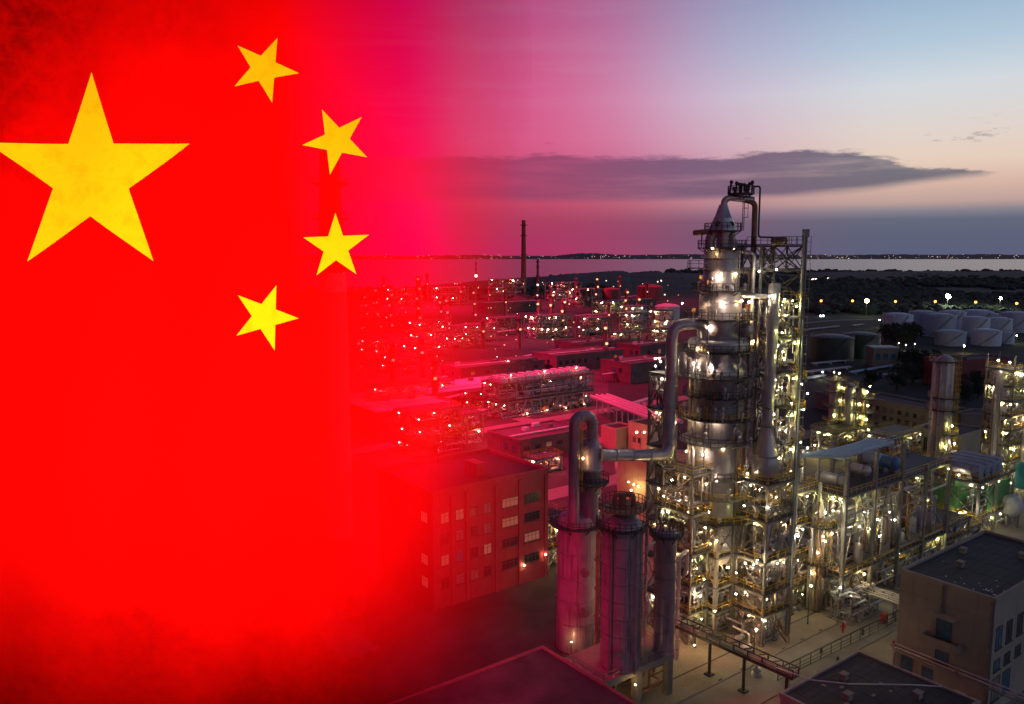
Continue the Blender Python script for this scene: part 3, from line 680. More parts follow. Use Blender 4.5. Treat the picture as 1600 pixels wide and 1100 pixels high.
def build_column_frames():
    # frame under the column
    N2 = (31.5, 118.4)
    t = frame('support_frame', 'dark pipe-filled frame carrying the tallest silver column', 'steel structure', N2, 8, 8, 2, 2, [4.6, 8.6, 13.4, 18.4], pipes=150, seed=21, nl=2, lampk='warm', w=.55)
    lamps_px(t, [(1120, 845, 117), (1150, 895, 116), (1117, 955, 116), (1060, 860, 119), (1090, 885, 118.5), (1110, 850, 118.5), (1100, 905, 117.5)], 'warm', .2)
    O3 = (27.2, 117.0)
    t = frame('pipe_tower', 'narrow yellow-railed pipe structure left of the tallest column', 'steel structure', O3, 4, 7, 1, 1, [5, 9.5, 14.5, 20.8, 27], pipes=150, seed=22, nl=1, lampk='warm')
    lamps_px(t, [(1045, 800, 117), (1037, 775, 118), (1083, 985, 114), (1050, 750, 119)], 'warm', .2)
    # left slender support of the transfer line
    x, y = gz(1040, 985); t = frame('pipe_support_tower', 'dark lattice tower beside the big transfer pipe', 'steel structure', (23.6, 121.6), 2.6, 3.2, 1, 1, [6, 12, 18, 24, 30, 36, 41.5], pipes=90, seed=23, nl=1, lampk='warm', rails=False, stairs=False, prad=(.07, .2))
    lamps_px(t, [(1030, 560, 123), (1024, 572, 124), (1035, 800, 121)], 'white', .2)
    # main lattice structure right of the column, with the stripper vessel inside
    NN = (38.3, 116.4)
    SU = 6.4
    def top(u, v): return 63.5 if (u > 6 and v < 1) else 61.0 if u > 6 or (u > 3 and v > 4) else 26.
    t = frame('process_tower', 'tall X-braced lattice structure right of the tallest column', 'steel structure', NN, SU, 5, 2, 1, [4.9, 8.4, 13.4, 19.8, 25.6], top=top, pipes=210, seed=24, nl=2, lampk='warm', w=.34)
    b = MB()
    zz = [25.6, 31, 36.5, 42, 47.5, 53, 57.2, 61]
    for z0, z1 in zip(zz, zz[1:]):
        p = lambda a, bb, z: S(NN, a, bb, z)
        for (a0, b0), (a1, b1) in (((SU, 0), (SU, 5)), ((SU / 2, 5), (SU, 5)), ((SU, 0), (SU / 2, 5))):
            b.beam(p(a0, b0, z0), p(a1, b1, z1), .17); b.beam(p(a1, b1, z0), p(a0, b0, z1), .17); b.beam(p(a0, b0, z1), p(a1, b1, z1), .24)
    b.build('upper_brace', 'darksteel', t)
    for z in zz[1:-2]:
        b = MB(); b.sbox(NN, 4.4, 7.6, .6, 6., z - .15, z); f = b.build('floor', 'darksteel', t)
        b = MB(); b.rail([S(NN, 5., -.2, z), S(NN, 7.6, -.2, z), S(NN, 7.6, 5.2, z)], gap=1.1); b.build('railing', 'yellow', f)
    r = random.Random(33); b = MB()
    for z0, z1 in zip(zz, zz[1:-2]): pipework(b, NN, 3.4, 7.3, .3, 6.2, z0 + .3, z1 - .4, 30, r, (.06, .26), .65)
    b.build('pipework', 'pipe', t)
    for z0, z1 in zip(zz, zz[1:-2]):
        lamp(t, S(NN, 5.8, .3, z1 - 1.), 'yellow' if r.random() < .5 else 'white', .2); lamp(t, S(NN, 6., 3.6, z1 - 1.6), 'white', .2); lamp(t, S(NN, 4.7, 1.5, z1 - 2.4), 'warm', .18)
    # top truss bridging to the column
    A = (CX + 2.6, CY - .6); B = S(NN, SU, 0)[:2]; C2 = S(NN, SU, 5)[:2]
    b = MB()
    for P, Q in ((A, B), ((CX + 2, CY + 1.6), C2)):
        P3 = lambda q, z: Vector((P[0] + (Q[0] - P[0]) * q, P[1] + (Q[1] - P[1]) * q, z))
        for z in (57.6, 61.0): b.beam(P3(0, z), P3(1, z), .3)
        for k in range(4):
            q0, q1 = .25 * k, .25 * k + .25; b.beam(P3(q1, 57.6), P3(q1, 61), .24)
            b.beam(P3(q0, 57.6), P3(q1, 61), .15); b.beam(P3(q1, 57.6), P3(q0, 61), .15)
    b.build('top_truss', 'darksteel', t)
    b = MB(); b.add([(A[0], A[1], 61.2), (B[0], B[1], 61.2), (C2[0], C2[1], 61.2), (CX + 2, CY + 1.6, 61.2), (A[0], A[1], 61.32), (B[0], B[1], 61.32), (C2[0], C2[1], 61.32), (CX + 2, CY + 1.6, 61.32)], [(3, 2, 1, 0), (4, 5, 6, 7), (0, 1, 5, 4), (1, 2, 6, 5), (2, 3, 7, 6)]); f = b.build('floor', 'darksteel', t)
    b = MB(); b.rail([(A[0] + 1, A[1], 61.3), (*B, 61.3), (*C2, 61.3)], gap=1.); b.build('railing', 'darksteel', f)
    # mast with hoist head
    b = MB(); p = S(NN, SU + .6, -.1); b.ladder((p[0], p[1], 26), 36.5, -.7, w=.5); b.cyl((p[0], p[1], 0), (p[0], p[1], 62.6), .18, None, 8); b.box((p[0], p[1], 62.9), (.6, .6, 1.2)); b.build('mast', 'steel', t)
    lamps_px(t, [(1186, 424, 120.5), (1213, 421, 119), (1173, 471, 121), (1168, 740, 119), (1163, 790, 116), (1200, 793, 116), (1183, 875, 116), (1215, 880, 117), (1165, 880, 117.5), (1159, 1027, 114), (1150, 928, 116), (1200, 1020, 116), (1195, 970, 116)], 'white', .2)
    lamps_px(t, [(1222, 520, 119), (1225, 560, 119), (1226, 468, 119.5), (1237, 630, 119), (1238, 470, 120)], 'yellow', .2)
    # blue-lit cable run down the mast corner
    b = MB(); p = S(NN, SU + .1, -.4); b.beam((p[0], p[1], 8), (p[0], p[1], 50), .14); b.build('cable_tray', 'bluewhite', t)
    # drum on the truss top
    p, q = at(1207, 377, 120), at(1228, 376, 119.5)
    drum_thing('top_drum', 'rust brown drum on top of the lattice structure', p, q, .62, 'rustpipe', saddle=61.35, cat='drum')
    # stripper: long riser, cone and vessel
    X, Y = 39.1, 120.3; th = thing('stripper_vessel', 'tall pipe flaring into a cone-topped vessel inside the lattice structure', 'vessel', (X, Y, 20))
    b = MB(); b.lathe(X, Y, [(.3, 20.6), (.5, 20.8), (1.8, 24.6), (2.05, 25.4), (2.05, 28.0), (1.9, 28.6), (1.75, 29.), (.92, 33.4), (.9, 34)], 26); b.build('shell', 'clad', th)
    b = MB(); b.tube(fillet([(X, Y, 33.9), (X + .3, Y, 55.4)], 1.3, 5), .88, 16); b.tube([(X - .3, Y, 53.4), (X - 4, Y + 2, 53.6)], .4, 10); b.build('riser', 'pipe', th)
    b = MB(); b.disc(X, Y, 29.0, 1.7, 2.0, .2); b.disc(X, Y, 25.3, 2.0, 2.25, .25); b.disc(X, Y, 33.6, .8, 1.15, .25); b.build('flange', 'steel', th)
    for z, r1 in ((26.1, 4.2), (22.2, 4.0)): platform(th, X, Y, z, 2.1 if z > 25 else 1.2, r1)
    for A in (-2.6, -1.57, -.5, .6):
        b = MB(); b.beam((X + 2.1 * cos(A), Y + 2.1 * sin(A), 25.2), (X + 3.0 * cos(A), Y + 3.0 * sin(A), 20), .2); b.build('strut', 'steel', th)
    b = MB(); b.cyl((X + .25, Y - .9, 52.4), (X + .25, Y - .9, 54.), .5); b.build('inspection_hatch', 'white', th)
    lamp(th, (X - 1.4, Y - 2.0, 24.2), 'warm', .18); lamp(th, (X + 1.5, Y - 1.9, 21.6), 'white', .18); lamp(th, (X + 2.6, Y - .9, 33), 'white', .18); lamp(th, (X - .9, Y - 1.5, 53.6), 'white', .18)
build_column_frames()

# ------------------------------------------------------------------ foreground drums on the left
def build_left_vessels():
    def vessel(name, label, x, y, prof, seams, mt, z0=0., n=30):
        th = thing(name, label, 'vessel', (x, y, z0)); b = MB(); b.lathe(x, y, prof, n); b.build('shell', mt, th)
        for z, r in seams: b = MB(); b.disc(x, y, z, r - .04, r + .07, .13, n=n); b.build('seam_band', 'steel', th)
        return th
    # A: drum with a narrower neck and a swan-neck pipe
    x, y = 9.8, 116.4; ZA = lambda py: zat(py, 116.4)
    R = 3.0; zt = ZA(820)
    th = vessel('coke_drum', 'mauve drum with a narrow neck and swan-neck pipe at its top', x, y, [(R, .2), (R, zt), (R * .97, zt + .8), (2.6, zt + 1.5), (1.6, zt + 2.0), (.2, zt + 2.2)],
                [(4.5, R), (8.2, R), (11.8, R), (15.5, R)], 'mauve')
    xn = at(922, 720, 116.4)[0]; b = MB(); b.lathe(xn, y, [(1.8, zt + .6), (1.72, zt + 2.6), (1.72, ZA(735)), (1.9, ZA(734)), (1.9, ZA(728)), (1.72, ZA(727)), (1.72, ZA(700)), (1.5, ZA(692)), (.9, ZA(686)), (.2, ZA(684))], 24); b.build('neck', 'mauve', th)
    for zz in (7., 13.2): b = MB(); b.cyl((x + .9, y - 2.7, zz), (x + 1., y - 3.5, zz), .5, None, 14); b.cyl((x + 1., y - 3.5, zz), (x + 1.01, y - 3.65, zz), .68, None, 14); b.build('manway', 'steel', th)
    p1 = at(925, 688, 116.4); zt2 = ZA(648)
    xa = at(897, 700, 115)[0]
    b = MB(); b.tube(fillet([(p1[0], 116.4, p1[2] - .6), (p1[0], 116.4, zt2), (xa, 115., zt2), (xa, 114.0, ZA(820))], 1.7, 7), .82, 16); b.build('swan_neck_pipe', 'mauve', th)
    b = MB(); b.disc(p1[0], 116.4, p1[2] + .5, .8, 1.05, .25); b.disc(p1[0], 116.4, p1[2] + 2.6, .8, 1.0, .2); b.build('flange', 'steel', th)
    platform(th, x, y, zt + .4, 3.0, 4.1, matr='darksteel'); platform(th, xn, y, ZA(752), 1.75, 2.9, matr='darksteel')
    b = MB(); b.ladder((xa + .9, 113.9, ZA(760)), ZA(650) - ZA(760), -pi / 2, cage=True); b.build('ladder', 'yellow', th)
    lamps_px(th, [(893, 1003, 112.2), (911, 716, 113.9)], 'warm', .2)
    # table carrying B and C
    TO = (11.6, 95.2); t = thing('drum_table', 'concrete table on thick legs under two banded drums', 'plinth', (*TO, 0))
    b = MB(); b.sbox(TO, 0, 13.2, 0, 8, 5.1, 6.); b.build('deck', 'concrete', t)
    for a in (.6, 6.6, 12.6):
        for bb in (.6, 7.4): b = MB(); b.sbox(TO, a - .5, a + .5, bb - .5, bb + .5, 0, 5.1); b.build('leg', 'concrete', t)
    b = MB(); b.rail([S(TO, .1, 7.9, 6), S(TO, .1, .1, 6), S(TO, 13.1, .1, 6), S(TO, 13.1, 7.9, 6)], gap=1.6); b.build('railing', 'steel', t)
    b = MB(); pipework(b, TO, .5, 13, 1, 7, .4, 5, 26, random.Random(4), (.1, .25)); b.build('pipework', 'rustpipe', t)
    lamps_px(t, [(993, 1070, 97.5), (1085, 1008, 107)], 'warm', .22); lamp(t, S(TO, 5, 4, 4.5), 'warm', .2); lamp(t, S(TO, 10, 4, 4.5), 'warm', .2)
    for i, (px, py, r, h, lb) in enumerate(((932, 1030, .3, 21, 'thin riser pipe between the mauve neck drum and the wide banded drum'), (1006, 1036, .22, 19, 'thin riser pipe between the two banded drums'), (1058, 1012, .26, 16, 'riser pipe right of the slim banded drum'))):
        x, y = gz(px, py, 2); b = MB(); b.tube(fillet([(x, y, .1), (x, y, h), (x + 1.6, y + 2, h + .4), (x + 1.6, y + 2, h - 3)], .8, 4), r, 9)
        for k in range(4): b.disc(x, y, h * (.2 + .2 * k), r, r * 1.7, .2, n=9)
        tag(b.build('riser_pipe', ('rustpipe', 'steel', 'pipe')[i], None, (x, y, 0)), lb, 'pipe')
    # B
    x, y = gz(969, 1042, 6); y += .5; R = 2.62; ZB = lambda py: zat(py, y)
    zt = ZB(822)
    th = vessel('banded_drum', 'wide mauve banded drum with a domed top', x, y, [(R, 6), (R, zt), (R * .96, zt + .6), (R * .8, zt + 1.2), (R * .5, zt + 1.65), (.3, zt + 1.9)], [(6.3 + i * (zt - 6.3) / 8, R) for i in range(9)], 'mauve', 6.)
    b = MB(); b.cyl((x - .5, y - 2.4, 9.2), (x - .55, y - 3.1, 9.2), .45, None, 14); b.cyl((x - .55, y - 3.1, 9.2), (x - .56, y - 3.25, 9.2), .6, None, 14); b.build('manway', 'steel', th)
    for A in (-2.2, -1.0): b = MB(); q = (x + (R + .3) * cos(A), y + (R + .3) * sin(A)); b.tube([(*q, 6), (*q, zt + .4)], .12, 7); b.build('riser', 'steel', th)
    platform(th, x, y, zt + 2.6, .2, 3.1, matf='rustpipe', matr='darksteel'); platform(th, x, y, zt + .2, R, R + .8, matr='darksteel')
    b = MB(); b.cyl((x, y, zt + 1.7), (x, y, zt + 4.4), .55, .5, 12); b.tube(fillet([(x - 1, y, zt + 1.4), (x - 1, y, zt + 4.2), (x + 1.4, y, zt + 4.2), (x + 1.4, y, zt + 1.2)], .6, 4), .3, 10); b.build('top_nozzle', 'rustpipe', th)
    b = MB(); b.ladder((x + R * .9, y - R * .55, 6), zt - 5.5, -.6); b.build('ladder', 'steel', th)
    # C
    x, y = gz(1037, 1018, 6); R = 1.42; zt = zat(836, y)
    th = vessel('slim_banded_drum', 'slim mauve banded drum beside the wide banded one', x, y, [(R, 6), (R, zt), (R * 1.08, zt + .05), (R * 1.08, zt + .5), (R * .9, zt + .75), (.2, zt + 1.0)], [(6.6 + i * 2.5, R) for i in range(6)], 'mauve', 6.)
    b = MB(); r = random.Random(9)
    for k in range(7): A = k; b.cyl((x + .8 * cos(A), y + .8 * sin(A), zt + .6), (x + .9 * cos(A), y + .9 * sin(A), zt + r.uniform(1.2, 2.6)), .13, None, 6)
    b.build('top_nozzle', 'rustpipe', th); platform(th, x, y, zt + .2, R, R + .9, matr='darksteel')
build_left_vessels()

# ------------------------------------------------------------------ buildings
WR = random.Random(19)
def building(name, label, O, L, Wd, H, ang=ANG, wall='plaster', roof='bitumen', parapet=.5, cat='building', wins=(), floors_band=(), z0=0., group=None, frame_m='frame', seams=False):
    """box building; wins: (face, pos along, sill z, width, height, glass material); face 'b' looks along -v, 'a' along -u"""
    th = thing(name, label, cat, (*O, z0), group)
    b = MB(); b.sbox(O, 0, L, 0, Wd, z0, H, ang)
    for z in floors_band: b.sbox(O, -.06, L + .06, -.06, Wd + .06, z, z + .22, ang)
    w = b.build('wall', wall, th)
    b = MB(); b.sbox(O, .3, L - .3, .3, Wd - .3, H, H + .06, ang); rf = b.build('roof', roof, th)
    if seams:
        b = MB(); n = int(Wd / 1.15)
        for i in range(1, n): q = .3 + (Wd - .6) * i / n; b.sbox(O, .35, L - .35, q - .05, q + .05, H + .061, H + .085, ang)
        for i in range(5): a_ = L * (i + .6) / 5.4; b.sbox(O, a_, a_ + .09, .35, Wd - .35, H + .0615, H + .08, ang)
        b.build('roof_seam', 'asphalt', rf)
        for (a_, c_) in ((.3, .62), (.7, .3), (.52, .8)): b = MB(); b.sbox(O, L * a_, L * a_ + .9, Wd * c_, Wd * c_ + .7, H + .09, H + .8, ang); b.sbox(O, L * a_ - .1, L * a_ + 1., Wd * c_ - .1, Wd * c_ + .8, H + .8, H + .9, ang); b.build('roof_vent', 'concrete', rf)
    if parapet:
        b = MB(); t = .3
        for a0, a1, b0, b1 in ((-.08, L + .08, -.08, t), (-.08, L + .08, Wd - t, Wd + .08), (-.08, t, t, Wd - t), (L - t, L + .08, t, Wd - t)): b.sbox(O, a0, a1, b0, b1, H - .25, H + parapet, ang)
        b.build('parapet', wall, th)
    for face, p, z, w_, h_, g in wins:
        b = MB(); fr = .09; e = .07
        def bx(p0, p1, q0, q1, d0, d1, mb):
            if face == 'b': mb.sbox(O, p0, p1, d0, d1, q0, q1, ang)
            else: mb.sbox(O, d0, d1, p0, p1, q0, q1, ang)
        for p0, p1, q0, q1 in ((p, p + w_, z, z + fr), (p, p + w_, z + h_ - fr, z + h_), (p, p + fr, z + fr, z + h_ - fr), (p + w_ - fr, p + w_, z + fr, z + h_ - fr)): bx(p0, p1, q0, q1, -e, -.003, b)
        n = max(1, round(w_ / .8))
        for i in range(1, n): bx(p + w_ * i / n - .04, p + w_ * i / n + .04, z + fr, z + h_ - fr, -e * .8, -.003, b)
        bx(p + fr, p + w_ - fr, z + h_ * .66, z + h_ * .66 + .07, -e * .7, -.003, b)
        bx(p - .12, p + w_ + .12, z - .12, z, -.2, -.003, b)
        f = b.build('window', frame_m, th)
        b = MB(); bx(p + fr, p + w_ - fr, z + fr, z + h_ - fr, -.03, -.003, b); b.build('pane', g if g != 'glassdark' else WR.choice(('glassdark', 'glassdark', 'glassdark', 'blueglass', 'blind')), f)
    return th
def hall(nm, lb, O, L, Wd, H, roof):
    r = random.Random(int(L * 7 + Wd)); w = []
    for i in range(int(L / 4.2)):
        if r.random() < .8: w.append(('b', 1.4 + i * 4.2, H * .5, 2.2, H * .24, 'L_window' if r.random() < .08 else 'glassdark'))
    for i in range(int(Wd / 4.2)):
        if r.random() < .8: w.append(('a', 1.4 + i * 4.2, H * .5, 2.2, H * .24, 'glassdark'))
    th = building(nm, lb, O, L, Wd, H, wall='hallwall', roof=roof, wins=w, floors_band=(H * .86,))
    for i in range(4):
        a, c = r.uniform(2, L - 4), r.uniform(2, Wd - 3); b = MB(); b.sbox(O, a, a + r.uniform(1, 3), c, c + r.uniform(1, 2), H + .07, H + r.uniform(.8, 2.)); b.build('roof_vent', 'greywhite' if i % 2 else 'hallwall', th)
    b = MB(); c = Wd * .3; b.tube([S(O, .5, c, H + .6), S(O, L - .5, c, H + .6)], .28, 6); b.tube([S(O, .5, c + 1, H + .5), S(O, L - .5, c + 1, H + .5)], .18, 6); b.build('roof_pipe', 'greywhite', th)
def build_buildings():
    # brick block behind the flag's free edge
    O = (-13.3, 128.6); w = []
    lit = {(0, 1), (0, 2), (2, 2), (1, 1), (2, 3), (0, 4)}
    for fl, z in enumerate((16.0, 12.4, 8.6, 4.6)):
        for i, p in enumerate((1.6, 4.6, 7.6, 10.4)): w.append(('b', p, z - 1.2, 1.7, 1.9, 'L_window' if (fl, i) in ((0, 0), (0, 1), (2, 0), (2, 3)) else 'glassdark'))
        for i, p in enumerate((14.4, 19.4)): w.append(('b', p, z - 1.0, 3.6, 1.7, 'L_window' if (fl, i) in ((0, 0), (1, 0), (2, 1)) else 'glassdark'))
        for i, p in enumerate((1.4, 6, 10.5, 15)): w.append(('a', p, z - 1.2, 2.2, 1.9, 'L_window' if i == 0 and fl != 1 else 'glassdark'))
    th = building('plant_building', 'wide four storey block with scattered lit windows', O, 25, 19, 20, wall='pinkplaster', roof='bitumenred', parapet=.7, wins=w, floors_band=(3.0, 7.0, 10.8, 14.6))
    b = MB()
    for p in (0.3, 4, 7, 13.2, 18.4, 24.4): b.sbox(O, p - .35, p + .35, -.28, -.003, 0, 19.6)
    b.build('pilaster', 'pinkplaster', th)
    b = MB(); b.sbox(O, 11.8, 13.8, 4, 8, 20.07, 22.6); b.build('roof_hut', 'pinkplaster', th)
    lamp(th, S(O, 19, -.6, 3.6), 'warm', .2); lamp(th, S(O, 24, -.6, 4.5), 'pink', .25)
    # lean-to pipe bay at its right end
    t = frame('filter_bay', 'lit open bay of pipes against the right end of the wide block', 'steel structure', S(O, 26, 1.5)[:2], 6, 6, 2, 1, [4.4, 9.6], pipes=70, seed=41, nl=2, lampk='warm', stairs=False, lr=.26)
    # right hand building with balcony and canopies
    O = S((54.1, 106.7), 0, -12.2)[:2]
    w = [('a', 5.0, 8.6, 2.0, 2.9, 'blueglass'), ('a', 5.2, 5.2, 1.7, 1.6, 'blueglass'), ('b', .9, 9.2, 1.8, 3., 'glassdark'), ('b', 4.0, 9.2, 1.8, 3., 'glassdark'), ('b', 7.4, 9.2, 1.8, 3., 'glassdark'), ('b', .9, 6.2, 1.8, 1.5, 'glassdark'), ('b', 4., 6.2, 1.8, 1.5, 'glassdark'), ('b', 7.4, 6.2, 1.8, 1.5, 'glassdark'), ('b', .8, 2.0, 2.3, 3.2, 'glassdark'), ('b', 4., 2.0, 2.3, 3.2, 'glassdark'),
         ('a', 9.8, 2.2, 1.6, 2.2, 'glassdark'), ('a', 7.0, 1.6, 1.5, 2.2, 'glassdark')]
    th = building('control_building', 'grey plastered block with a blue balcony door and dark flat roof', O, 26, 12.2, 16, wall='plaster', roof='bitumen', parapet=.45, wins=w, frame_m='frame', seams=True)
    b = MB(); b.sbox(O, -1.6, -.003, 3.6, 8.2, 7.9, 8.1); b.sbox(O, -1.6, -1.5, 3.6, 8.2, 8.1, 9.0); b.sbox(O, -1.5, -.003, 3.6, 3.7, 8.1, 9.); b.sbox(O, -1.5, -.003, 8.1, 8.2, 8.1, 9.); b.build('balcony', 'plaster', th)
    b = MB(); b.sbox(O, -1.5, -.003, 4.2, 7.6, 11.9, 12.05); b.build('canopy', 'plaster', th)
    b = MB(); b.sbox(O, -.2, -.06, .25, .5, 0, 16); b.sbox(O, -.2, -.06, 6.4, 6.6, 12.2, 16); b.build('downpipe', 'steel', th)
    b = MB(); b.sbox(O, -.05, -.003, 0, 12.2, 13.3, 13.42); b.sbox(O, -.05, -.003, 0, 12.2, 4.7, 4.82); b.build('string_course', 'concrete', th)
    b = MB(); r = random.Random(6)
    for k in range(24): b.sbox(O, *(lambda a, c: (a, a + r.uniform(.08, .4), c, c + r.uniform(.05, .25)))(max(.6, r.gauss(3.2, 1.6)), min(11, max(.6, r.gauss(3.5, 2.2)))), 16.1, 16.13 + r.random() * .08)
    b.build('roof_debris', 'greywhite', th)
    t = thing('air_conditioner', 'white air conditioner box low on the wall of the right-hand block', 'air conditioner', S(O, -.5, 3.2, 1.0))
    b = MB(); b.sbox(O, -.9, -.1, 2.6, 4.0, 1.2, 2.4); b.build('case', 'greywhite', t)
    b = MB(); p = S(O, -.93, 3.3, 1.8); q = S(O, -.9, 3.3, 1.8); b.cyl(p, q, .45, None, 14); b.build('fan_grille', 'darksteel', t)
    b = MB(); b.sbox(O, -.9, -.003, 2.8, 2.9, 1.0, 1.2); b.sbox(O, -.9, -.003, 3.7, 3.8, 1.0, 1.2); b.build('bracket', 'steel', t)
    # pipes turning along the wall
    for k in range(3):
        b = MB(); d = -.45 - k * .28; zz = 5.6 - k * .38; b.tube(fillet([S(O, d, 12.4 + k * .1 - .3 * k, 0.), S(O, d, 12.4 - .3 * k, zz), S(O, d, -3, zz - .1), S(O, d + .6, -14, zz - .2)], .5, 4), .13, 8)
        tag(b.build('wall_pipe', 'pipe' if k < 2 else 'steel', None, S(O, d, 12, 0)), ['uppermost pale pipe bent along the wall of the right-hand block', 'middle pale pipe bent along the wall of the right-hand block', 'lowest grey pipe bent along the wall of the right-hand block'][k], 'pipe')
    b = MB(); b.sbox(O, -1.3, -.3, -7.5, -2.2, 0, 3.2); b.sbox(O, -1.4, -.2, -7.6, -2.1, 3.2, 3.34); tag(b.build('blue_shed', 'blue', None, S(O, -1, -5, 0)), 'low blue sheet metal shed in the bottom right corner', 'shed')
    # flat roofed foreground building
    K = (45.3, 99.2); O = S(K, -17, -15)[:2]
    th = building('pump_house', 'low black flat-roofed building at the bottom edge', O, 17, 15, 8, roof='bitumen', wall='plaster', parapet=.35, seams=True)
    b = MB(); b.tube([S(K, -12.8, 3.5, 8.6), S(K, -12, -1, 8.7), S(K, -9, -4, 8.55), S(K, -3.2, -8.5, 8.5), S(K, -.6, -11, 8.52)], .07, 6); tag(b.build('cable', 'white', None, S(K, -12, -1, 8.6)), 'pale cable lying across the black foreground roof', 'cable')
    b = MB(); r = random.Random(61)
    for k in range(10): a, c = r.uniform(-15, -2), r.uniform(-13, -2); b.sbox(K, a, a + r.uniform(.2, .7), c, c + r.uniform(.2, .6), 8.06, 8.1 + r.random() * .08)
    b.build('roof_debris', 'concrete', th)
    K = gz(848, 1012, 8); O = S(K, -26, -26)[:2]
    th = building('store_building', 'dark low building in front of the mauve drums', O, 26, 26, 8, roof='bitumen', wall='hallwall', parapet=.3)
    b = MB(); b.sbox(K, -9, -7.4, -16, -14.4, 8.06, 9.4); b.build('roof_hatch', 'greywhite', th)
    # cream sheds lit between the drums and the column
    O = gz(1013, 712); building('cream_shed', 'cream shed with two little windows, brightly lit behind the transfer pipe', O, 9, 8.5, 8.6, wall='cream', roof='bitumen', wins=[('a', 3., 3.2, 1.3, 1.5, 'glassdark'), ('a', 5.2, 3.2, 1.3, 1.5, 'glassdark')], floors_band=(6.8,))
    O2 = gz(1008, 815); building('compressor_house', 'plain cream block low behind the drums under the transfer pipe', O2, 9, 9, 13, wall='cream', roof='bitumenred')
    O3 = gz(962, 705); building('cream_hut', 'small cream hut left of the lit cream shed', O3, 8, 6.5, 6.5, wall='cream', roof='bitumenred')
    th = thing('yard_lights', 'pole of warm yard lights in front of the cream shed', 'yard light', gz(1000, 722) + (0,))
    b = MB(); p = gz(1000, 722); b.cyl((*p, 0), (*p, 9), .15, .1, 8); b.beam((p[0] - 1.2, p[1], 9), (p[0] + 1.2, p[1], 9), .15); b.build('pole', 'steel', th)
    for dx in (-1.1, 1.1): lamp(th, (p[0] + dx, p[1], 8.8), 'warm', .42)
    th = thing('yard_lights', 'pole of warm yard lights beside the plain cream block', 'yard light', gz(985, 812) + (0,))
    b = MB(); p = gz(985, 812); b.cyl((*p, 0), (*p, 7), .15, .1, 8); b.build('pole', 'steel', th); lamp(th, (p[0], p[1] - .3, 7), 'warm', .32); lamps_px(th, [(982, 753, p[1] - 1), (990, 757, p[1] - 1), (997, 760, p[1] - 1)], 'warm', .22)
    # long three storey block on the right with its dark roof and long sheds behind
    O = (132.7, 250.5); w = []; a25 = radians(25)
    for z in (6.8, 3.9, 1.2):
        for i in range(9):
            if (i * 7 + int(z)) % 11 == 3: continue
            w.append(('a', 1.2 + i * 2.9, z, 1.5, 1.5, 'glassdark'))
    building('office_block', 'long brownish three storey block with rows of dark windows', O, 11, 28, 10.2, ang=a25, wall='plaster', roof='bitumen', wins=w)
    O = (139, 262); building('warehouse', 'long dark flat-roofed hall behind the office block', O, 22, 50, 6, ang=a25, wall='concrete', roof='bitumen')
    O = gz(1438, 560); building('retaining_house', 'brown windowless building below the white tanks', gz(1476, 606), 34, 14, 12, ang=radians(12), wall='pinkplaster', roof='bitumen')
    O = gz(1545, 700); building('substation', 'dark shed with pale pillars between the two lit columns', gz(1500, 722), 16, 14, 7.5, wall='plaster', roof='bitumen', wins=[('a', 2 + 2.4 * i, 1, 1.5, 4.5, 'glassdark') for i in range(5)])
    building('long_shed', 'long low dark-roofed shed beyond the lit right-hand column', gz(1500, 675), 40, 10, 6, ang=radians(-12), wall='concrete', roof='bitumen')
    # halls among the pipes on the left half
    for nm, lb, px, py, L, Wd, H, wl, rf in (('boiler_hall', 'big dark hall behind the swan-neck pipe', 812, 722, 26, 16, 6, 'pinkplaster', 'bitumenred'), ('transformer_hall', 'dark hall at the right end of the long lit cooler bank', 985, 600, 30, 20, 9, 'pinkplaster', 'bitumenred'),
            ('flat_hall', 'broad flat grey-roofed hall at the left behind the flag', 590, 690, 30, 40, 9, 'concrete', 'greywhite'), ('dark_hall', 'dark hall behind the long lit cooler bank', 905, 560, 40, 22, 8, 'pinkplaster', 'bitumenred'), ('pale_roof_hall', 'hall with a pale roof edge left of the transfer pipe loop', 870, 585, 46, 20, 9, 'pinkplaster', 'bitumenred'), ('workshop', 'plain dark workshop behind the dark hall', 1000, 570, 26, 18, 10, 'pinkplaster', 'bitumenred')):
        hall(nm, lb, gz(px, py), L, Wd, H, 'greywhite' if rf == 'greywhite' else 'hallroof')
build_buildings()

# ------------------------------------------------------------------ right hand process units
def column(name, label, x, y, prof, plats=(), lamps=(), mt='clad', ladders=True, seed=1, z0=0., n=22, group=None, lampk='yellow', lr=.24, matr='yellow', pipes=5):
    r = random.Random(seed); th = thing(name, label, 'column', (x, y, z0), group)
    b = MB(); b.lathe(x, y, prof, n); b.build('shell', mt, th)
    for z, r0, r1, a0, a1 in plats: platform(th, x, y, z, r0, r1, a0, a1, n=16, matr=matr)
    R = max(p[0] for p in prof); top = prof[-1][1]
    for k in range(pipes):
        A = r.uniform(-3.0, .1); q = R + r.uniform(.25, .5); z1 = z0 + (top - z0) * r.uniform(.55, 1.0)
        b = MB(); b.tube(fillet([(x + q * cos(A), y + q * sin(A), z0), (x + q * cos(A), y + q * sin(A), z1), (x + R * .4 * cos(A), y + R * .4 * sin(A), z1 + .3)], .5, 3), r.uniform(.08, .2), 7); b.build('pipe', r.choice(('pipe', 'steel', 'rustpipe')), th)
    if ladders and len(plats) > 1:
        b = MB()
        for (za, *_), (zb, *_) in zip(plats, plats[1:]):
            A = r.uniform(-2.4, -.6); b.ladder((x + (R + .35) * cos(A), y + (R + .35) * sin(A), min(za, zb)), abs(zb - za) + 1, A)
        b.build('ladder', matr, th)
    for z, A, k in lamps: lamp(th, (x + (R + .8) * cos(A), y + (R + .8) * sin(A), z), k, lr)
    return th
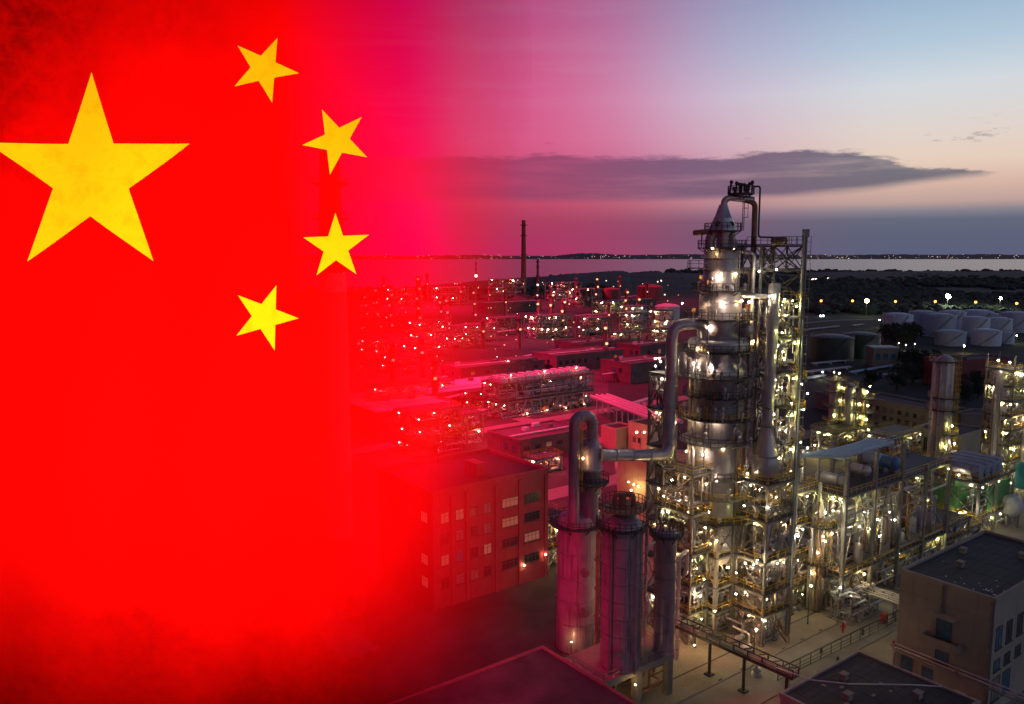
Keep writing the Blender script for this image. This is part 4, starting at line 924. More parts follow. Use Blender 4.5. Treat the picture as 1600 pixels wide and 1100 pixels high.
def build_right_units():
    # main three level rack
    O = (54.6, 126.9)
    def top(u, v): return 26.8 if u < 27 else 21.5
    t = frame('pipe_rack', 'long multi-level rack running away right of the lattice structure', 'steel structure', O, 36, 8, 4, 1, [6.9, 20.6], top=top, pipes=150, seed=51, nl=7, lampk='yellow', w=.6, prad=(.1, .32), lr=.24)
    b = MB()
    for k in range(4): b.tube(fillet([S(O, -7, 7 - k * .3, 26.9), S(O, 1 + k * .8, 1. + k * 1.1, 26.9), S(O, 16, 1. + k * 1.1, 27.)], 1.2, 4), .34, 10)
    b.build('top_pipes', 'bluewhite', t)
    b = MB()
    for a in (.5, 9, 15.5): b.sbox(O, a - .2, a + .2, .2, 5.4, 26.2, 26.55)
    b.rail([S(O, -5, 5.6, 27.3), S(O, 2, .4, 27.3), S(O, 16, .4, 27.3)], gap=2.5); b.build('top_walkway', 'bluewhite', t)
    # a long run of service pipes slung under the lower deck
    b = MB()
    for k in range(6): b.tube([S(O, -2, 1 + k * 1.1, 6.0), S(O, 44, 1 + k * 1.1, 6.0)], .2 + .06 * (k % 3), 8)
    b.build('service_pipes', 'steel', t)
    lamps_px(t, [(1343, 823, 130), (1371, 812, 134), (1286, 838, 127), (1350, 800, 131), (1398, 812, 138), (1385, 742, 140), (1343, 850, 132), (1317, 886, 128), (1374, 838, 134), (1405, 865, 138), (1302, 798, 127)], 'white', .2)
    lamps_px(t, [(1360, 826, 133), (1330, 770, 131), (1390, 800, 139)], 'yellow', .22)
    # drums and exchangers on the rack
    spots = [(3, 2.2, 21.9, 6.5, .95, 'clad', 'dark silver exchanger drum at the near end of the rack top'), (12, 3, 22.0, 5, .9, 'clad', 'silver drum beside the bent blue-white pipes on the rack top'), (20, 2, 22.2, 5.5, 1.15, 'blue', 'blue drum high on the far rack top'),
             (20, 5, 22.4, 5.5, 1.15, 'bluewhite', 'pale blue drum behind the blue drum on the rack top'), (4, 2.5, 8.6, 5, 1.0, 'clad', 'silver exchanger on the lower rack deck at the near end'), (13, 2.5, 8.5, 5, .9, 'pipe', 'bright exchanger on the lower rack deck near its middle'), (22, 2.5, 8.5, 5, .95, 'clad', 'grey exchanger on the lower rack deck towards its far end'), (30, 2.5, 8.5, 4.5, .9, 'orangepipe', 'orange drum on the far end of the lower rack deck')]
    for a, bb, z, L, r, m, lb in spots:
        drum_thing('heat_exchanger', lb, S(O, a, bb, z), S(O, a + .3, bb + L * .75, z), r, m, saddle=20.62 if z > 15 else 6.92)
    for i, (a, bb) in enumerate(((7, 1.2), (9.6, 1.4), (16, 1.2), (25.5, 1.3), (27.8, 1.6), (33, 1.4))):
        x, y, _ = S(O, a, bb); th = thing('vertical_vessel', ['first', 'second', 'third', 'fourth', 'fifth', 'farthest'][i] + ' small upright vessel along the front of the lower rack deck', 'vessel', (x, y, 6.9)); h = 2.6 + (i * 37 % 5) * .8
        b = MB(); b.lathe(x, y, [(.5, 7.0), (.75, 7.6), (.75, 7.6 + h), (.55, 8.0 + h), (.1, 8.2 + h)], 16); b.build('shell', 'pipe' if i % 2 else 'clad', th)
        b = MB(); b.tube(fillet([(x, y, 8.1 + h), (x, y, 9. + h), S(O, a + 1.2, bb, 9. + h), S(O, a + 1.2, bb, 7)], .4, 3), .16, 8); b.build('pipe', 'pipe', th)
    # valve jungle on the ground under the near end
    g = thing('pump_skid', 'cluster of valves and pumps on the ground at the foot of the rack', 'pump skid', S(O, 2, -1.5, 0)); b = MB(); pipework(b, O, -2, 7, -3.2, 1, .15, 4.2, 70, random.Random(52), (.08, .22), .6); b.build('pipework', 'pipe', g)
    b = MB(); r = random.Random(53)
    for k in range(7): p = S(O, -1 + k * 1.2, -2.4 + (k % 2), .6); drum_bm(b, p, S(O, -1 + k * 1.2 + .2, -1.4 + (k % 2), .6), .35)
    b.build('pump', 'clad', g); b = MB(); b.sbox(O, -2.2, 7.2, -3.4, 1, .03, .14); b.build('plinth', 'concrete', g)
    lamps_px(g, [(1313, 918, 126), (1330, 930, 126)], 'white', .18)
    # white footed reactor column
    x, y = 51.5, 129.8
    th = column('reactor_column', 'short white-footed column with a round platform beside the rack', x, y, [(1.35, .2), (1.32, 8.0), (1.45, 8.05), (1.45, 8.3), (1.12, 8.35), (1.12, 14.2), (.95, 14.9), (.8, 15.6), (.8, 17.6), (.35, 19.2), (.28, 22)], [(8.4, 1.2, 2.6, -3.1, 1.), (15.0, .9, 2.9, 0, 2 * pi)], [(12.6, -1.4, 'white'), (10.6, -1.9, 'warm'), (13.5, -.6, 'warm'), (17.5, -1.5, 'white'), (6.8, -2.2, 'warm')], mt='greywhite', seed=61, pipes=8, lr=.2)
    b = MB()
    for k in range(8): A = k * pi / 4; b.cyl((x + .9 * cos(A), y + .9 * sin(A), 15.4), (x + 1.7 * cos(A), y + 1.7 * sin(A), 16.4), .13, None, 6); b.ball((x + 1.7 * cos(A), y + 1.7 * sin(A), 16.5), .22, 6, 4)
    b.build('top_valves', 'pipe', th)
    # jungle between lattice structure and rack
    t = frame('valve_tower', 'crowded lit pipe structure between lattice tower and rack', 'steel structure', (46.6, 127.2), 6, 8, 1, 2, [5, 10, 15.5, 21], top=30, pipes=170, seed=62, nl=2, lampk='warm', w=.35, lr=.2)
    lamps_px(t, [(1245, 745, 128), (1256, 640, 132), (1253, 600, 132), (1247, 838, 127), (1240, 838, 127), (1254, 827, 127), (1236, 880, 125), (1262, 700, 131), (1262, 615, 133)], 'white', .22)
    th = column('slim_column', 'slender lit column close behind the lattice tower', 47.6, 134, [(.9, .2), (.9, 40), (.5, 40.8), (.1, 41)], [(z, .9, 2.3, -3.1, .6) for z in (24, 29, 34, 39)], [(26.5, -1.2, 'white'), (31, -1.9, 'warm'), (36, -1.3, 'yellow'), (23, -1.6, 'white'), (40.5, -1.2, 'yellow'), (28, -.4, 'white')], seed=63, mt='pipe')
    # low deck and pipe bundle across the yard to the right block
    O2 = gz(1320, 925, 3.2)
    b = MB()
    for k in range(5): b.tube([(*gz(1316, 900 + k * 3.2, 3.4), 3.4), (*gz(1410, 932 + k * 3.4, 3.4), 3.4)], .16, 7)
    for t_ in (.25, .62, .95):
        p = Vector((*gz(1316, 906, 3.2), 3.2)).lerp(Vector((*gz(1410, 940, 3.2), 3.2)), t_); b.beam((p.x, p.y, 0), p, .3)
    tag(b.build('yard_pipes', 'pipe', None, (*gz(1316, 906), 0)), 'bundle of parallel pale pipes from the rack to the right-hand block', 'pipes')
    # twin lit columns left of the office block
    x, y = gz(1300, 702); column('lit_column', 'taller of the two yellow-lit columns in front of the office block', x, y, [(1.5, .2), (1.5, 21), (1.2, 22), (.3, 23)], [(z, 1.5, 3.6, -3.1, .8) for z in (5, 9.5, 14, 18.4, 21.8)], [(z, A, 'yellow') for z, A in ((4.2, -1.2), (7.5, -.5), (11, -1.9), (15.6, -1.2), (19.6, -1.0), (24, -1.5), (8, -2.4), (17, -.4))], seed=71, lr=.32)
    x, y = gz(1322, 704); column('lit_column', 'grey unlit column between the two yellow-lit ones', x, y, [(1.9, .2), (1.9, 19.5), (1.4, 20.6), (.3, 21)], [(20.2, 1.2, 2.6, 0, 6.28)], [], seed=72)
    x, y = gz(1343, 706); column('lit_column', 'shorter yellow-lit column nearest the office block', x, y, [(1.4, .2), (1.4, 18), (1., 19), (.3, 19.6)], [(z, 1.4, 3.4, -3.1, .8) for z in (4.4, 8.4, 12.6, 16.8)], [(z, A, 'yellow') for z, A in ((3.6, -1.7), (6.6, -1.1), (10.4, -1.3), (11.2, -2.1), (14.6, -1.1), (18.9, -1.4), (7, -.3), (15, -2.3), (20.4, -1.))], seed=73, lr=.34)
    frame('small_process_unit', 'little lit steel frame at the feet of the yellow-lit columns', 'steel structure', gz(1305, 722), 16, 8, 3, 1, [4.5, 8.5], pipes=90, seed=74, nl=4, lampk='yellow', lr=.3)
    frame('small_process_unit', 'dim steel frame full of pipes behind the rack top', 'steel structure', gz(1392, 742), 16, 8, 3, 1, [5, 10.5], pipes=110, seed=75, nl=3, lampk='warm', lr=.24)
    # R1
    x, y = 105.5, 193.0; R = 2.25
    th = column('stripping_column', 'plain grey column with lamps low down and a ladder cage at its right', x, y, [(R, .2), (R, 16), (R * 1.02, 16.1), (R * .95, 17), (R * .95, 33.4), (R * .8, 34.6), (.4, 35.4)], [(33.9, 1.9, 3.6, 0, 2 * pi), (25, R, 3.4, 0, 6.28), (22, R, 3.4, 0, 6.28), (16.3, R, 3.9, -2., .9), (12, R, 3.9, -2, .9), (7.6, R, 3.9, -2, .9)],
                [(18.4, -1.2, 'yellow'), (13.2, -1.7, 'yellow'), (13.6, -.5, 'white'), (8.6, -2.3, 'yellow'), (8.8, -1.1, 'yellow'), (9.4, -.4, 'white'), (4.6, -.8, 'white'), (3.5, -1.8, 'warm')], seed=81, lr=.3, pipes=6)
    b = MB(); p = (x - R - .9, y - .8); b.tube([(*p, 0), (*p, 35)], .3, 9); b.build('side_pipe', 'pipe', th); b = MB(); b.ladder((x + R + .7, y - .6, 1), 33, 0., w=1.2); b.build('ladder', 'yellow', th)
    b = MB(); b.box((x + 3.8, y, 34.6), (2.2, 1., .7)); b.build('top_box', 'darksteel', th)
    # R2 and its brightly lit platforms
    x, y = 124.5, 201.2; R = 1.8
    column('lit_column', 'brightest column at the far right, ringed by yellow-lit platforms', x, y, [(R, .2), (R, 29.5), (R * .8, 30.5), (.3, 31)], [], [], seed=82, pipes=6)
    t = frame('platform_tower', 'glaring yellow-lit platform tower at the right edge', 'steel structure', S((x, y), -1.2, -3.4)[:2], 7, 6.5, 1, 1, [3.5, 7.5, 11.5, 15.5, 19.2, 23., 26.8, 31], top=34.5, pipes=130, seed=83, nl=3, lampk='yellow', lr=.34, stairs=False, prad=(.1, .35))
    lamps_px(t, [(1560, 563, 199), (1578, 566, 199), (1584, 628, 200), (1570, 600, 200)], 'white', .4)
    for i, z in enumerate((3.6, 11.6, 19.3, 26.9)): p = S((x, y), 2.4, .2); drum_thing('heat_exchanger', ['lowest', 'second', 'third', 'topmost'][i] + ' pale exchanger inside the glaring platform tower', S((x, y), 1.8, -2.4, z + 1.5), S((x, y), 5., -2.4, z + 1.5), .8, 'pipe', saddle=z)
    x, y = gz(1587, 752); column('end_column', 'dark slender column cut by the right edge of the view', x, y, [(1.5, .2), (1.5, 19), (.3, 20)], [(19.2, 1.5, 2.6, 0, 6.28)], [(4, -1.4, 'white'), (9, -2., 'warm')], seed=84, lr=.3)
    # green-lit unit with three air coolers on its roof
    O = gz(1524, 842)
    t = frame('cooler_deck', 'green-walled deck carrying a row of bright exchangers', 'steel structure', O, 17, 9.5, 2, 1, [4.4, 12.2], pipes=60, seed=85, nl=3, lampk='white', lr=.26, stairs=False, w=.5)
    b = MB(); b.sbox(O, .6, 16.6, 5.2, 5.4, 4.4, 11.6); b.sbox(O, 5.6, 16.9, .4, .6, 4.5, 10.4); b.sbox(O, .2, .4, 4.2, 9.3, 4.5, 10.2); b.build('wall_panel', 'greenwall', t)
    lamps_px(t, [(1508, 800, O[1] - 1.2), (1563, 803, O[1] + 2), (1500, 802, O[1] + 2)], 'white', .3)
    for i in range(4):
        drum_thing('heat_exchanger', ['nearest', 'second', 'third', 'farthest'][i] + ' bright exchanger in the row on the green-walled deck', S(O, 1.6 + i * 3.1, 1.0, 14.), S(O, 1.6 + i * 3.1, 8.6, 14.), .95, 'pipe', saddle=12.22)
    for i in range(4):
        b = MB()
        for k in range(4): b.tube(fillet([S(O, .8 + i * 3.1 + k * .5, .4, 12.6), S(O, .8 + i * 3.1 + k * .5, .4, 15.6), S(O, .8 + i * 3.1 + k * .5, 8.9, 15.6)], .4, 3), .13, 7)
        b.build('cooler_pipes', 'bluewhite', t)
    lamps_px(t, [(1498, 742, O[1] + 3), (1560, 752, O[1] + 6), (1545, 740, O[1] + 9)], 'white', .26)
    x, y, z = at(1581, 790, O[1] + 8); th = thing('sphere_vessel', 'grey round-ended vessel right of the green-walled deck', 'vessel', (x, y, 0)); b = MB(); b.ball((x, y, z), 2.3, 18, 12, 1.1); b.build('shell', 'greywhite', th)
    b = MB()
    for A in (0.5, 2.1, 3.7, 5.3): b.beam((x + 1.5 * cos(A), y + 1.5 * sin(A), 0), (x + 1.5 * cos(A), y + 1.5 * sin(A), z - 1), .3)
    b.build('support', 'steel', th)
    x, y = gz(1597, 800); th = thing('cyan_tank', 'bright cyan tank at the right edge beside the round-ended vessel', 'tank', (x, y, 0)); b = MB(); b.lathe(x, y, [(2.4, 6), (2.4, 11), (1.2, 11.8), (.1, 12)], 22); b.build('shell', 'cyan', th)
    b = MB()
    for A in (0.5, 2.1, 3.7, 5.3): b.beam((x + 2. * cos(A), y + 2. * sin(A), 0), (x + 2. * cos(A), y + 2. * sin(A), 6), .3)
    b.build('support', 'white', th)
    p, q = at(1400, 842, 143), at(1428, 836, 146); drum_thing('horizontal_drum', 'dark blunt horizontal drum under the far end of the rack', p, q, 1.7, 'greywhite', saddle=zat(842, 143) - 2.2, cat='drum')
    t = frame('ground_process_unit', 'low cluttered steel frame between rack and the dark-roofed right block', 'steel structure', gz(1418, 905), 24, 7, 4, 1, [4.2, 7.2], pipes=120, seed=86, nl=4, lampk='yellow', lr=.22)
    t = frame('ground_process_unit', 'low lit steel frame in front of the plain grey column', 'steel structure', gz(1452, 800), 18, 8, 3, 1, [4.2, 8.2], pipes=120, seed=87, nl=5, lampk='white', lr=.26)
    t = frame('ground_process_unit', 'pipe-filled frame under the far rack and green-walled deck', 'steel structure', gz(1478, 868), 14, 8, 2, 1, [3.8], pipes=70, seed=88, nl=3, lampk='yellow', lr=.24)
build_right_units()

# ------------------------------------------------------------------ yard furniture in front
def build_yard():
    # elevated pipe bridge
    b = MB(); A, B = Vector((*gz(1050, 972, 5.4), 5.4)), Vector((*gz(1243, 1058, 5.4), 5.4))
    th = thing('pipe_bridge', 'dark elevated pipe bridge crossing the lit yard', 'pipe bridge', (A.x, A.y, 0)); d = (B - A).normalized(); s = Vector((-d.y, d.x, 0))
    for k in (-1, 1): b.beam(A + s * k * .7, B + s * k * .7, .2, .4); b.beam(A + s * k * .7 + Vector((0, 0, 1.1)), B + s * k * .7 + Vector((0, 0, 1.1)), .14)
    n = 9
    for i in range(n + 1):
        p = A.lerp(B, i / n); b.beam(p - s * .8, p + s * .8, .16, .2)
        for k in (-1, 1): b.beam(p + s * k * .7, p + s * k * .7 + Vector((0, 0, 1.1)), .12)
        if i < n: q = A.lerp(B, (i + 1) / n); b.beam(p + s * .7, q + s * .7 + Vector((0, 0, 1.1)), .1)
    b.build('truss', 'darksteel', th)
    b = MB()
    for k in (-.4, 0, .4): b.tube([A + s * k + Vector((0, 0, .35)), B + s * k + Vector((0, 0, .35))], .17, 8)
    b.build('pipe', 'steel', th)
    for t_ in (.34, .62, .94):
        p = A.lerp(B, t_); b = MB(); b.cyl((p.x, p.y, 0), (p.x, p.y, 5.2), .22, None, 10); b.box((p.x, p.y, .12), (1.1, 1.1, .24), ANG); b.build('leg', 'darksteel', th)
    # wire fence along the yard
    P, Q = gz(1215, 1064), gz(1412, 966); th = thing('fence', 'low wire fence with thin posts across the yard', 'fence', (*P, 0)); n = 13
    for i in range(n + 1):
        b = MB(); x, y = P[0] + (Q[0] - P[0]) * i / n, P[1] + (Q[1] - P[1]) * i / n; b.cyl((x, y, 0), (x, y, 1.9), .06, None, 6); b.build('post', 'darksteel', th)
    b = MB()
    for z in (.15, .6, 1.1, 1.85): b.beam((*P, z), (*Q, z), .06 if z < 1.8 else .14)
    b.build('wire', 'darksteel', th)
    b = MB(); p = gz(1236, 1010); b.beam((*gz(1228, 1004, 0), 0.1), (*gz(1205, 965, 4.5), 4.5), .5, .12); b.rail([(*gz(1233, 1006, 0), 0), (*gz(1209, 967, 4.5), 4.5)], gap=1.2); tag(b.build('stairway', 'rustpipe', None, (*p, 0)), 'steep steel stairway at the foot of the lattice structure', 'stair')
    for i, (px, py, lb) in enumerate(((1317, 988, 'red fire hydrant alone in the middle of the yard'), (1396, 1017, 'red fire hydrant close to the grey plastered block'))):
        x, y = gz(px, py); th = thing('fire_hydrant', lb, 'hydrant', (x, y, 0)); b = MB(); b.lathe(x, y, [(.28, 0), (.28, .1), (.17, .12), (.17, 1.15), (.24, 1.2), (.24, 1.35), (.12, 1.6), (.04, 1.7)], 10); b.build('barrel', 'red', th)
        b = MB(); b.cyl((x - .42, y, .95), (x + .42, y, .95), .13, None, 8); b.cyl((x, y - .45, .75), (x, y, .75), .13, None, 8); b.build('outlet', 'red', th)
    x, y = gz(1381, 973); th = thing('fire_cabinet', 'red hose cabinet standing in the yard near the right-hand block', 'cabinet', (x, y, 0)); b = MB(); b.box((x, y, .95), (1.3, .7, 1.3), ANG); b.build('case', 'red', th)
    b = MB(); b.box((x, y, .15), (1.1, .5, .3), ANG); b.build('base', 'darksteel', th)
    x, y = gz(1396, 965); th = thing('water_monitor', 'white and dark water monitor on a post by the right-hand block', 'water monitor', (x, y, 0)); b = MB(); b.lathe(x, y, [(.22, 0), (.1, .1), (.1, 1.)], 8); b.build('post', 'darksteel', th)
    b = MB(); b.ball((x, y, 1.25), .3, 10, 7); b.cyl((x, y, 1.4), (x - .5, y - .6, 2.1), .14, .09, 8); b.build('nozzle', 'white', th)
    for i, (px, py, lb) in enumerate(((1348, 992, 'dark bollard farthest right in the yard'), (1283, 1021, 'dark bollard nearest the wire fence end'), (1309, 1036, 'dark bollard just behind the black foreground roof'))):
        x, y = gz(px, py); b = MB(); b.lathe(x, y, [(.26, 0), (.2, .08), (.2, .85), (.1, 1.)], 9); tag(b.build('bollard', 'darksteel', None, (x, y, 0)), lb, 'bollard')
    x, y = gz(1182, 1055); th = thing('ground_valve', 'squat valve standing on the lit paving below the bridge', 'valve', (x, y, 0)); b = MB(); b.lathe(x, y, [(.8, 0), (.8, .25), (.45, .3), (.45, .8), (.65, .85), (.65, 1.05), (.2, 1.1), (.2, 1.6), (.5, 1.62), (.5, 1.7), (.1, 1.75)], 14); b.build('body', 'greywhite', th)
    for i, (px, py, lb) in enumerate(((1155, 1005, 'blue-grey pump beneath the pipe bridge at its middle'), (1165, 1020, 'pump nearest the squat valve under the bridge'), (1110, 993, 'pump in the shadow under the near pipe structure'))):
        x, y = gz(px, py); th = thing('pump', lb, 'pump', (x, y, 0)); b = MB(); b.box((x, y, .2), (2.4, 1.1, .4), ANG); b.build('plinth', 'concrete', th)
        b = MB(); drum_bm(b, S((x, y), -.9, 0, .95), S((x, y), .1, 0, .95), .45); b.build('motor', 'clad', th); b = MB(); b.ball(S((x, y), .7, 0, .9), .45, 10, 7); b.tube(fillet([S((x, y), .7, 0, .9), S((x, y), .7, 0, 2.8), S((x, y), .7, 3, 2.8)], .4, 3), .16, 8); b.build('casing', 'pipe', th)
    # ground level lamp posts that light the yard
    for i, (px, py, h, lb) in enumerate(((1178, 1020, 4.2, 'short lamp post over the squat valve'), (1262, 975, 7., 'tall yard lamp post left of the white-footed column'), (1086, 1012, 3.2, 'short lamp post under the bridge beside the banded drums'), (1345, 945, 6., 'yard lamp post beside the bundle of pale pipes'))):
        x, y = gz(px, py); th = thing('lamp_post', lb, 'lamp post', (x, y, 0)); b = MB(); b.lathe(x, y, [(.2, 0), (.1, .2), (.07, h)], 8); b.beam((x, y, h), (x, y - .7, h), .08); b.build('pole', 'darksteel', th); lamp(th, (x, y - .7, h - .2), 'warm', .3)
build_yard()

# ------------------------------------------------------------------ tank farm and what lies beyond
def build_tanks():
    T = [  # centre px, base py, px width, py top of wall, material, label
        (1401, 527, 44, 494, 'tankwhite', 'leftmost white tank, yellow light on its left edge and trees before it', 0),
        (1441, 524, 42, 490, 'bluewhite', 'white tank just behind the bluest one, left of it', 0),
        (1466, 527, 48, 495, 'bluewhite', 'bluest tank in front of the white row', 0),
        (1487, 518, 38, 489, 'tankwhite', 'white tank with a glaring roof right behind the bluest one', 0),
        (1525, 517, 46, 489, 'tankwhite', 'largest white domed tank in the middle of the row', 0),
        (1523, 527, 40, 499, 'tankwhite', 'grey tank before the largest domed one', 0),
        (1551, 518, 38, 494, 'tankwhite', 'white tank with a lamp-lit flat roof right of the largest domed one', 0),
        (1560, 526, 36, 500, 'tankwhite', 'grey tank in front of the one with the lamp-lit flat roof', 0),
        (1586, 520, 46, 492, 'tankwhite', 'white domed tank at the right end of the row', 0),
        (1484, 541, 44, 521, 'bluewhite', 'squat bluish tank in the front row at its left', 0),
        (1540, 541, 42, 519, 'tankwhite', 'squat grey tank in the middle of the front row', 0),
        (1572, 538, 22, 521, 'tankwhite', 'smallest pale tank at the right of the front row', 0),
        (1299, 566, 64, 531, 'tankgreen', 'nearer of the two dark green tanks, on the left', 1),
        (1345, 561, 54, 526, 'tankgreen', 'farther of the two dark green tanks, on the right', 1)]
    for px, pb, w, pt, m, lb, dark in T:
        x, y = gz(px, pb); R = w / 2 * (y * CP + 50 * SP) / F_PX; y += R * .9; x *= y / (y - R * .9); R *= y / (y - R * .9); h = zat(pt, y - R)
        th = thing('storage_tank', lb, 'tank', (x, y, 0), 'dark green tanks' if dark else 'white storage tanks')
        b = MB(); b.lathe(x, y, [(R, 0), (R, h)], 40); b.build('wall', m, th)
        b = MB(); b.lathe(x, y, [(R + .15, h), (R + .15, h + .25), (R * .8, h + R * .085), (R * .5, h + R * .15), (R * .2, h + R * .175), (.3, h + R * .18)], 40); b.build('roof', m, th)
        b = MB(); b.rail([(x + R * cos(k * pi / 9), y + R * sin(k * pi / 9), h + .25) for k in range(18)], 1.1, .12, 9., closed=True); b.build('railing', 'steel', th)
        b = MB(); n = 14                                    # winding stair on the wall
        for k in range(n): A0, A1 = -2.6 + 1.3 * k / n, -2.6 + 1.3 * (k + 1) / n; b.beam((x + (R + .6) * cos(A0), y + (R + .6) * sin(A0), h * k / n), (x + (R + .6) * cos(A1), y + (R + .6) * sin(A1), h * (k + 1) / n), .7, .3)
        b.build('stair', 'steel' if not dark else 'darksteel', th)
        if not dark:
            for zz in (.35, .68): b = MB(); b.disc(x, y, h * zz, R - .05, R + .12, .25, n=40); b.build('wind_girder', m, th)
    # lamps standing among the tanks
    for i, (px, py, k, r, lb) in enumerate(((1511, 512, 'big', .55, 'pair of white lamps between the largest tank and the front row'), (1506, 540, 'warm', .8, 'warm lamp at the gap between the two squat front tanks'), (1588, 524, 'yellow', .6, 'yellow lamp low at the right end of the tank row'), (1374, 500, 'yellow', .7, 'yellow lamp hidden left of the leftmost white tank'), (1404, 536, 'white', .45, 'white lamp below the leftmost white tank'), (1415, 539, 'warm', .55, 'brightest warm lamp in the cluster below the leftmost white tank'), (1429, 537, 'white', .35, 'small white lamp right of the warm cluster below the tanks'), (1374, 551, 'white', .5, 'white lamp at the right foot of the green tanks'), (1285, 581, 'white', .45, 'white lamp above the yellow-lit columns'), (1303, 581, 'white', .5, 'white lamp on a pole right above the tallest yellow-lit column'))):
        x, y = gz(px, py + 12); x2, _, z = at(px, py, y); th = thing('area_lamp', lb, 'lamp', (x, y, 0)); b = MB(); b.cyl((x2, y, 0), (x2, y, z), .16, .1, 6); b.build('pole', 'steel', th); lamp(th, (x2, y - .3, z), k, r)
    # roadside street lamps
    cars = [(1282, 470, 'orange'), (1331, 470, 'orange'), (1398, 471, 'orange'), (1460, 471, 'orange'), (1523, 472, 'orange'), (1587, 474, 'orange')]
    for i, (px, py, k) in enumerate(cars):
        x, y = gz(px, py + 15); z = at(px, py, y)[2]; th = thing('street_lamp', ['first', 'second', 'third', 'fourth', 'fifth', 'sixth'][i] + ' from the left of six orange lamps along the road behind the tanks', 'street lamp', (x, y, 0), 'orange street lamps')
        b = MB(); b.cyl((x, y, 0), (x, y, z), .28, .16, 6); b.build('pole', 'steel', th); lamp(th, (x, y - .5, z), k, 1.25)
    for px, py, k, r, lb in ((1354, 470, 'bigyellow', 2., 'big yellowish floodlight on a mast above the green tanks'), (1481, 463, 'big', 2.3, 'brightest white floodlight mast above the white tanks'), (1563, 466, 'big', 1.2, 'smaller white floodlight mast above the right end of the tank row')):
        x, y = gz(px, py + 24); x2, _, z = at(px, py, y); th = thing('floodlight_mast', lb, 'floodlight', (x, y, 0)); b = MB(); b.cyl((x2, y, 0), (x2, y, z), .4, .25, 6); b.build('mast', 'steel', th); lamp(th, (x2, y - .6, z), k, r)
    for px, py in ((1271, 436), (1275, 436), (1288, 437), (1294, 435), (1357, 436), (1269, 437)):
        x, y = gz(px, py + 4); x2, _, z = at(px, py, y); th = thing('distant_lamp', 'tiny white lamp in the dark scrub near the water', 'lamp', (x, y, 0), 'far white lamps by the water'); b = MB(); b.cyl((x2, y, 0), (x2, y, z), .3, None, 5); b.build('pole', 'steel', th); lamp(th, (x2, y, z), 'farwhite', 1.8)
    # car with its headlights on
    x, y = gz(1284, 495); th = thing('parked_car', 'car with two headlights shining towards the works', 'car', (x, y, 0)); b = MB(); b.box((x, y + 2, .75), (1.9, 4.4, .7)); b.box((x, y + 2.3, 1.35), (1.6, 2.3, .6)); b.build('body', 'darksteel', th)
    for dx in (-.8, .8): b = MB(); b.ball((x + dx * 1.6, y - .3, .9), .7, 7, 5); b.build('headlight', 'L_car', th)
    for dx in (-.8, .8):
        for dy in (.6, 3.4): b = MB(); b.cyl((x + dx, y + dy, .35), (x + dx * 1.2, y + dy, .35), .35, None, 10); b.build('wheel', 'frame', th)
    # pipes and culverts round the green tanks
    r = random.Random(14)
    for i, (a, c2, lb) in enumerate((((1270, 572), (1326, 566), 'first pale pipe run at the foot of the green tanks'), ((1262, 585), (1330, 577), 'pale pipe run crossing in front of the nearer green tank'), ((1330, 586), (1398, 574), 'pale pipe run right of the green tanks'), ((1256, 518), (1312, 512), 'pale pipe line far behind the nearer green tank'), ((1332, 511), (1350, 509), 'short pale pipe line behind the farther green tank'), ((1256, 597), (1290, 590), 'bluish pipe run nearest the yellow-lit columns'), ((1360, 592), (1400, 588), 'low pale pipe run before the dark trees'))):
        p, q = gz(*a), gz(*c2); b = MB()
        for k in range(3): b.tube([(p[0], p[1] + k * 1.2, 1.2), (q[0], q[1] + k * 1.2, 1.2)], .38, 6)
        for t_ in (.1, .5, .9): b.box((p[0] + (q[0] - p[0]) * t_, p[1] + (q[1] - p[1]) * t_ + 1.2, .4), (.5, 4, .8))
        tag(b.build('pipe_run', 'bluewhite' if i in (2, 5) else 'greywhite', None, (*p, 0)), lb, 'pipes')
    x, y = gz(1385, 574); th = thing('pump_station', 'grey-blue flat block right of the green tanks', 'building', (x, y, 0)); b = MB(); b.box((x, y + 6, 5), (13, 9, 10)); b.build('wall', 'concrete', th); b = MB(); b.box((x, y + 6, 10.3), (13.6, 9.6, .5)); b.build('roof', 'greywhite', th)
    b = MB()
    for k in range(3): b.box((x - 4 + k * 4, y + 1.45, 5.5), (2.2, .1, 3))
    b.build('window', 'blueglass', th)
    x, y = gz(1418, 571); th = thing('culvert_pipe', 'short fat pale pipe end standing among the dark trees', 'pipe', (x, y, 0)); b = MB(); b.tube([(x, y, 2.2), (x + 1.5, y + 5, 2.2)], 2.2, 16); b.build('barrel', 'greywhite', th)
    b = MB(); b.tube([(x - .03, y - .1, 2.2), (x, y + .02, 2.2)], 1.5, 14); b.build('opening', 'frame', th)
    # trees
    def tree(px, py, h, w, seed, label):
        rr = random.Random(seed); x, y = gz(px, py); th = thing('tree', label, 'tree', (x, y, 0), 'dark trees round the tank farm')
        b = MB(); b.lathe(x, y, [(w * .09, 0), (w * .055, h * .35), (w * .03, h * .8)], 7)
        for k in range(5): A = rr.uniform(0, 6.28); b.cyl((x, y, h * .35 + k * h * .06), (x + w * .3 * cos(A), y + w * .3 * sin(A), h * (.55 + .07 * k)), w * .03, w * .01, 5)
        b.build('trunk', 'bark', th); b = MB()
        blobs = [(rr.gauss(0, .24) * w, rr.gauss(0, .24) * w, h * rr.uniform(.35, .92)) for _ in range(14)]
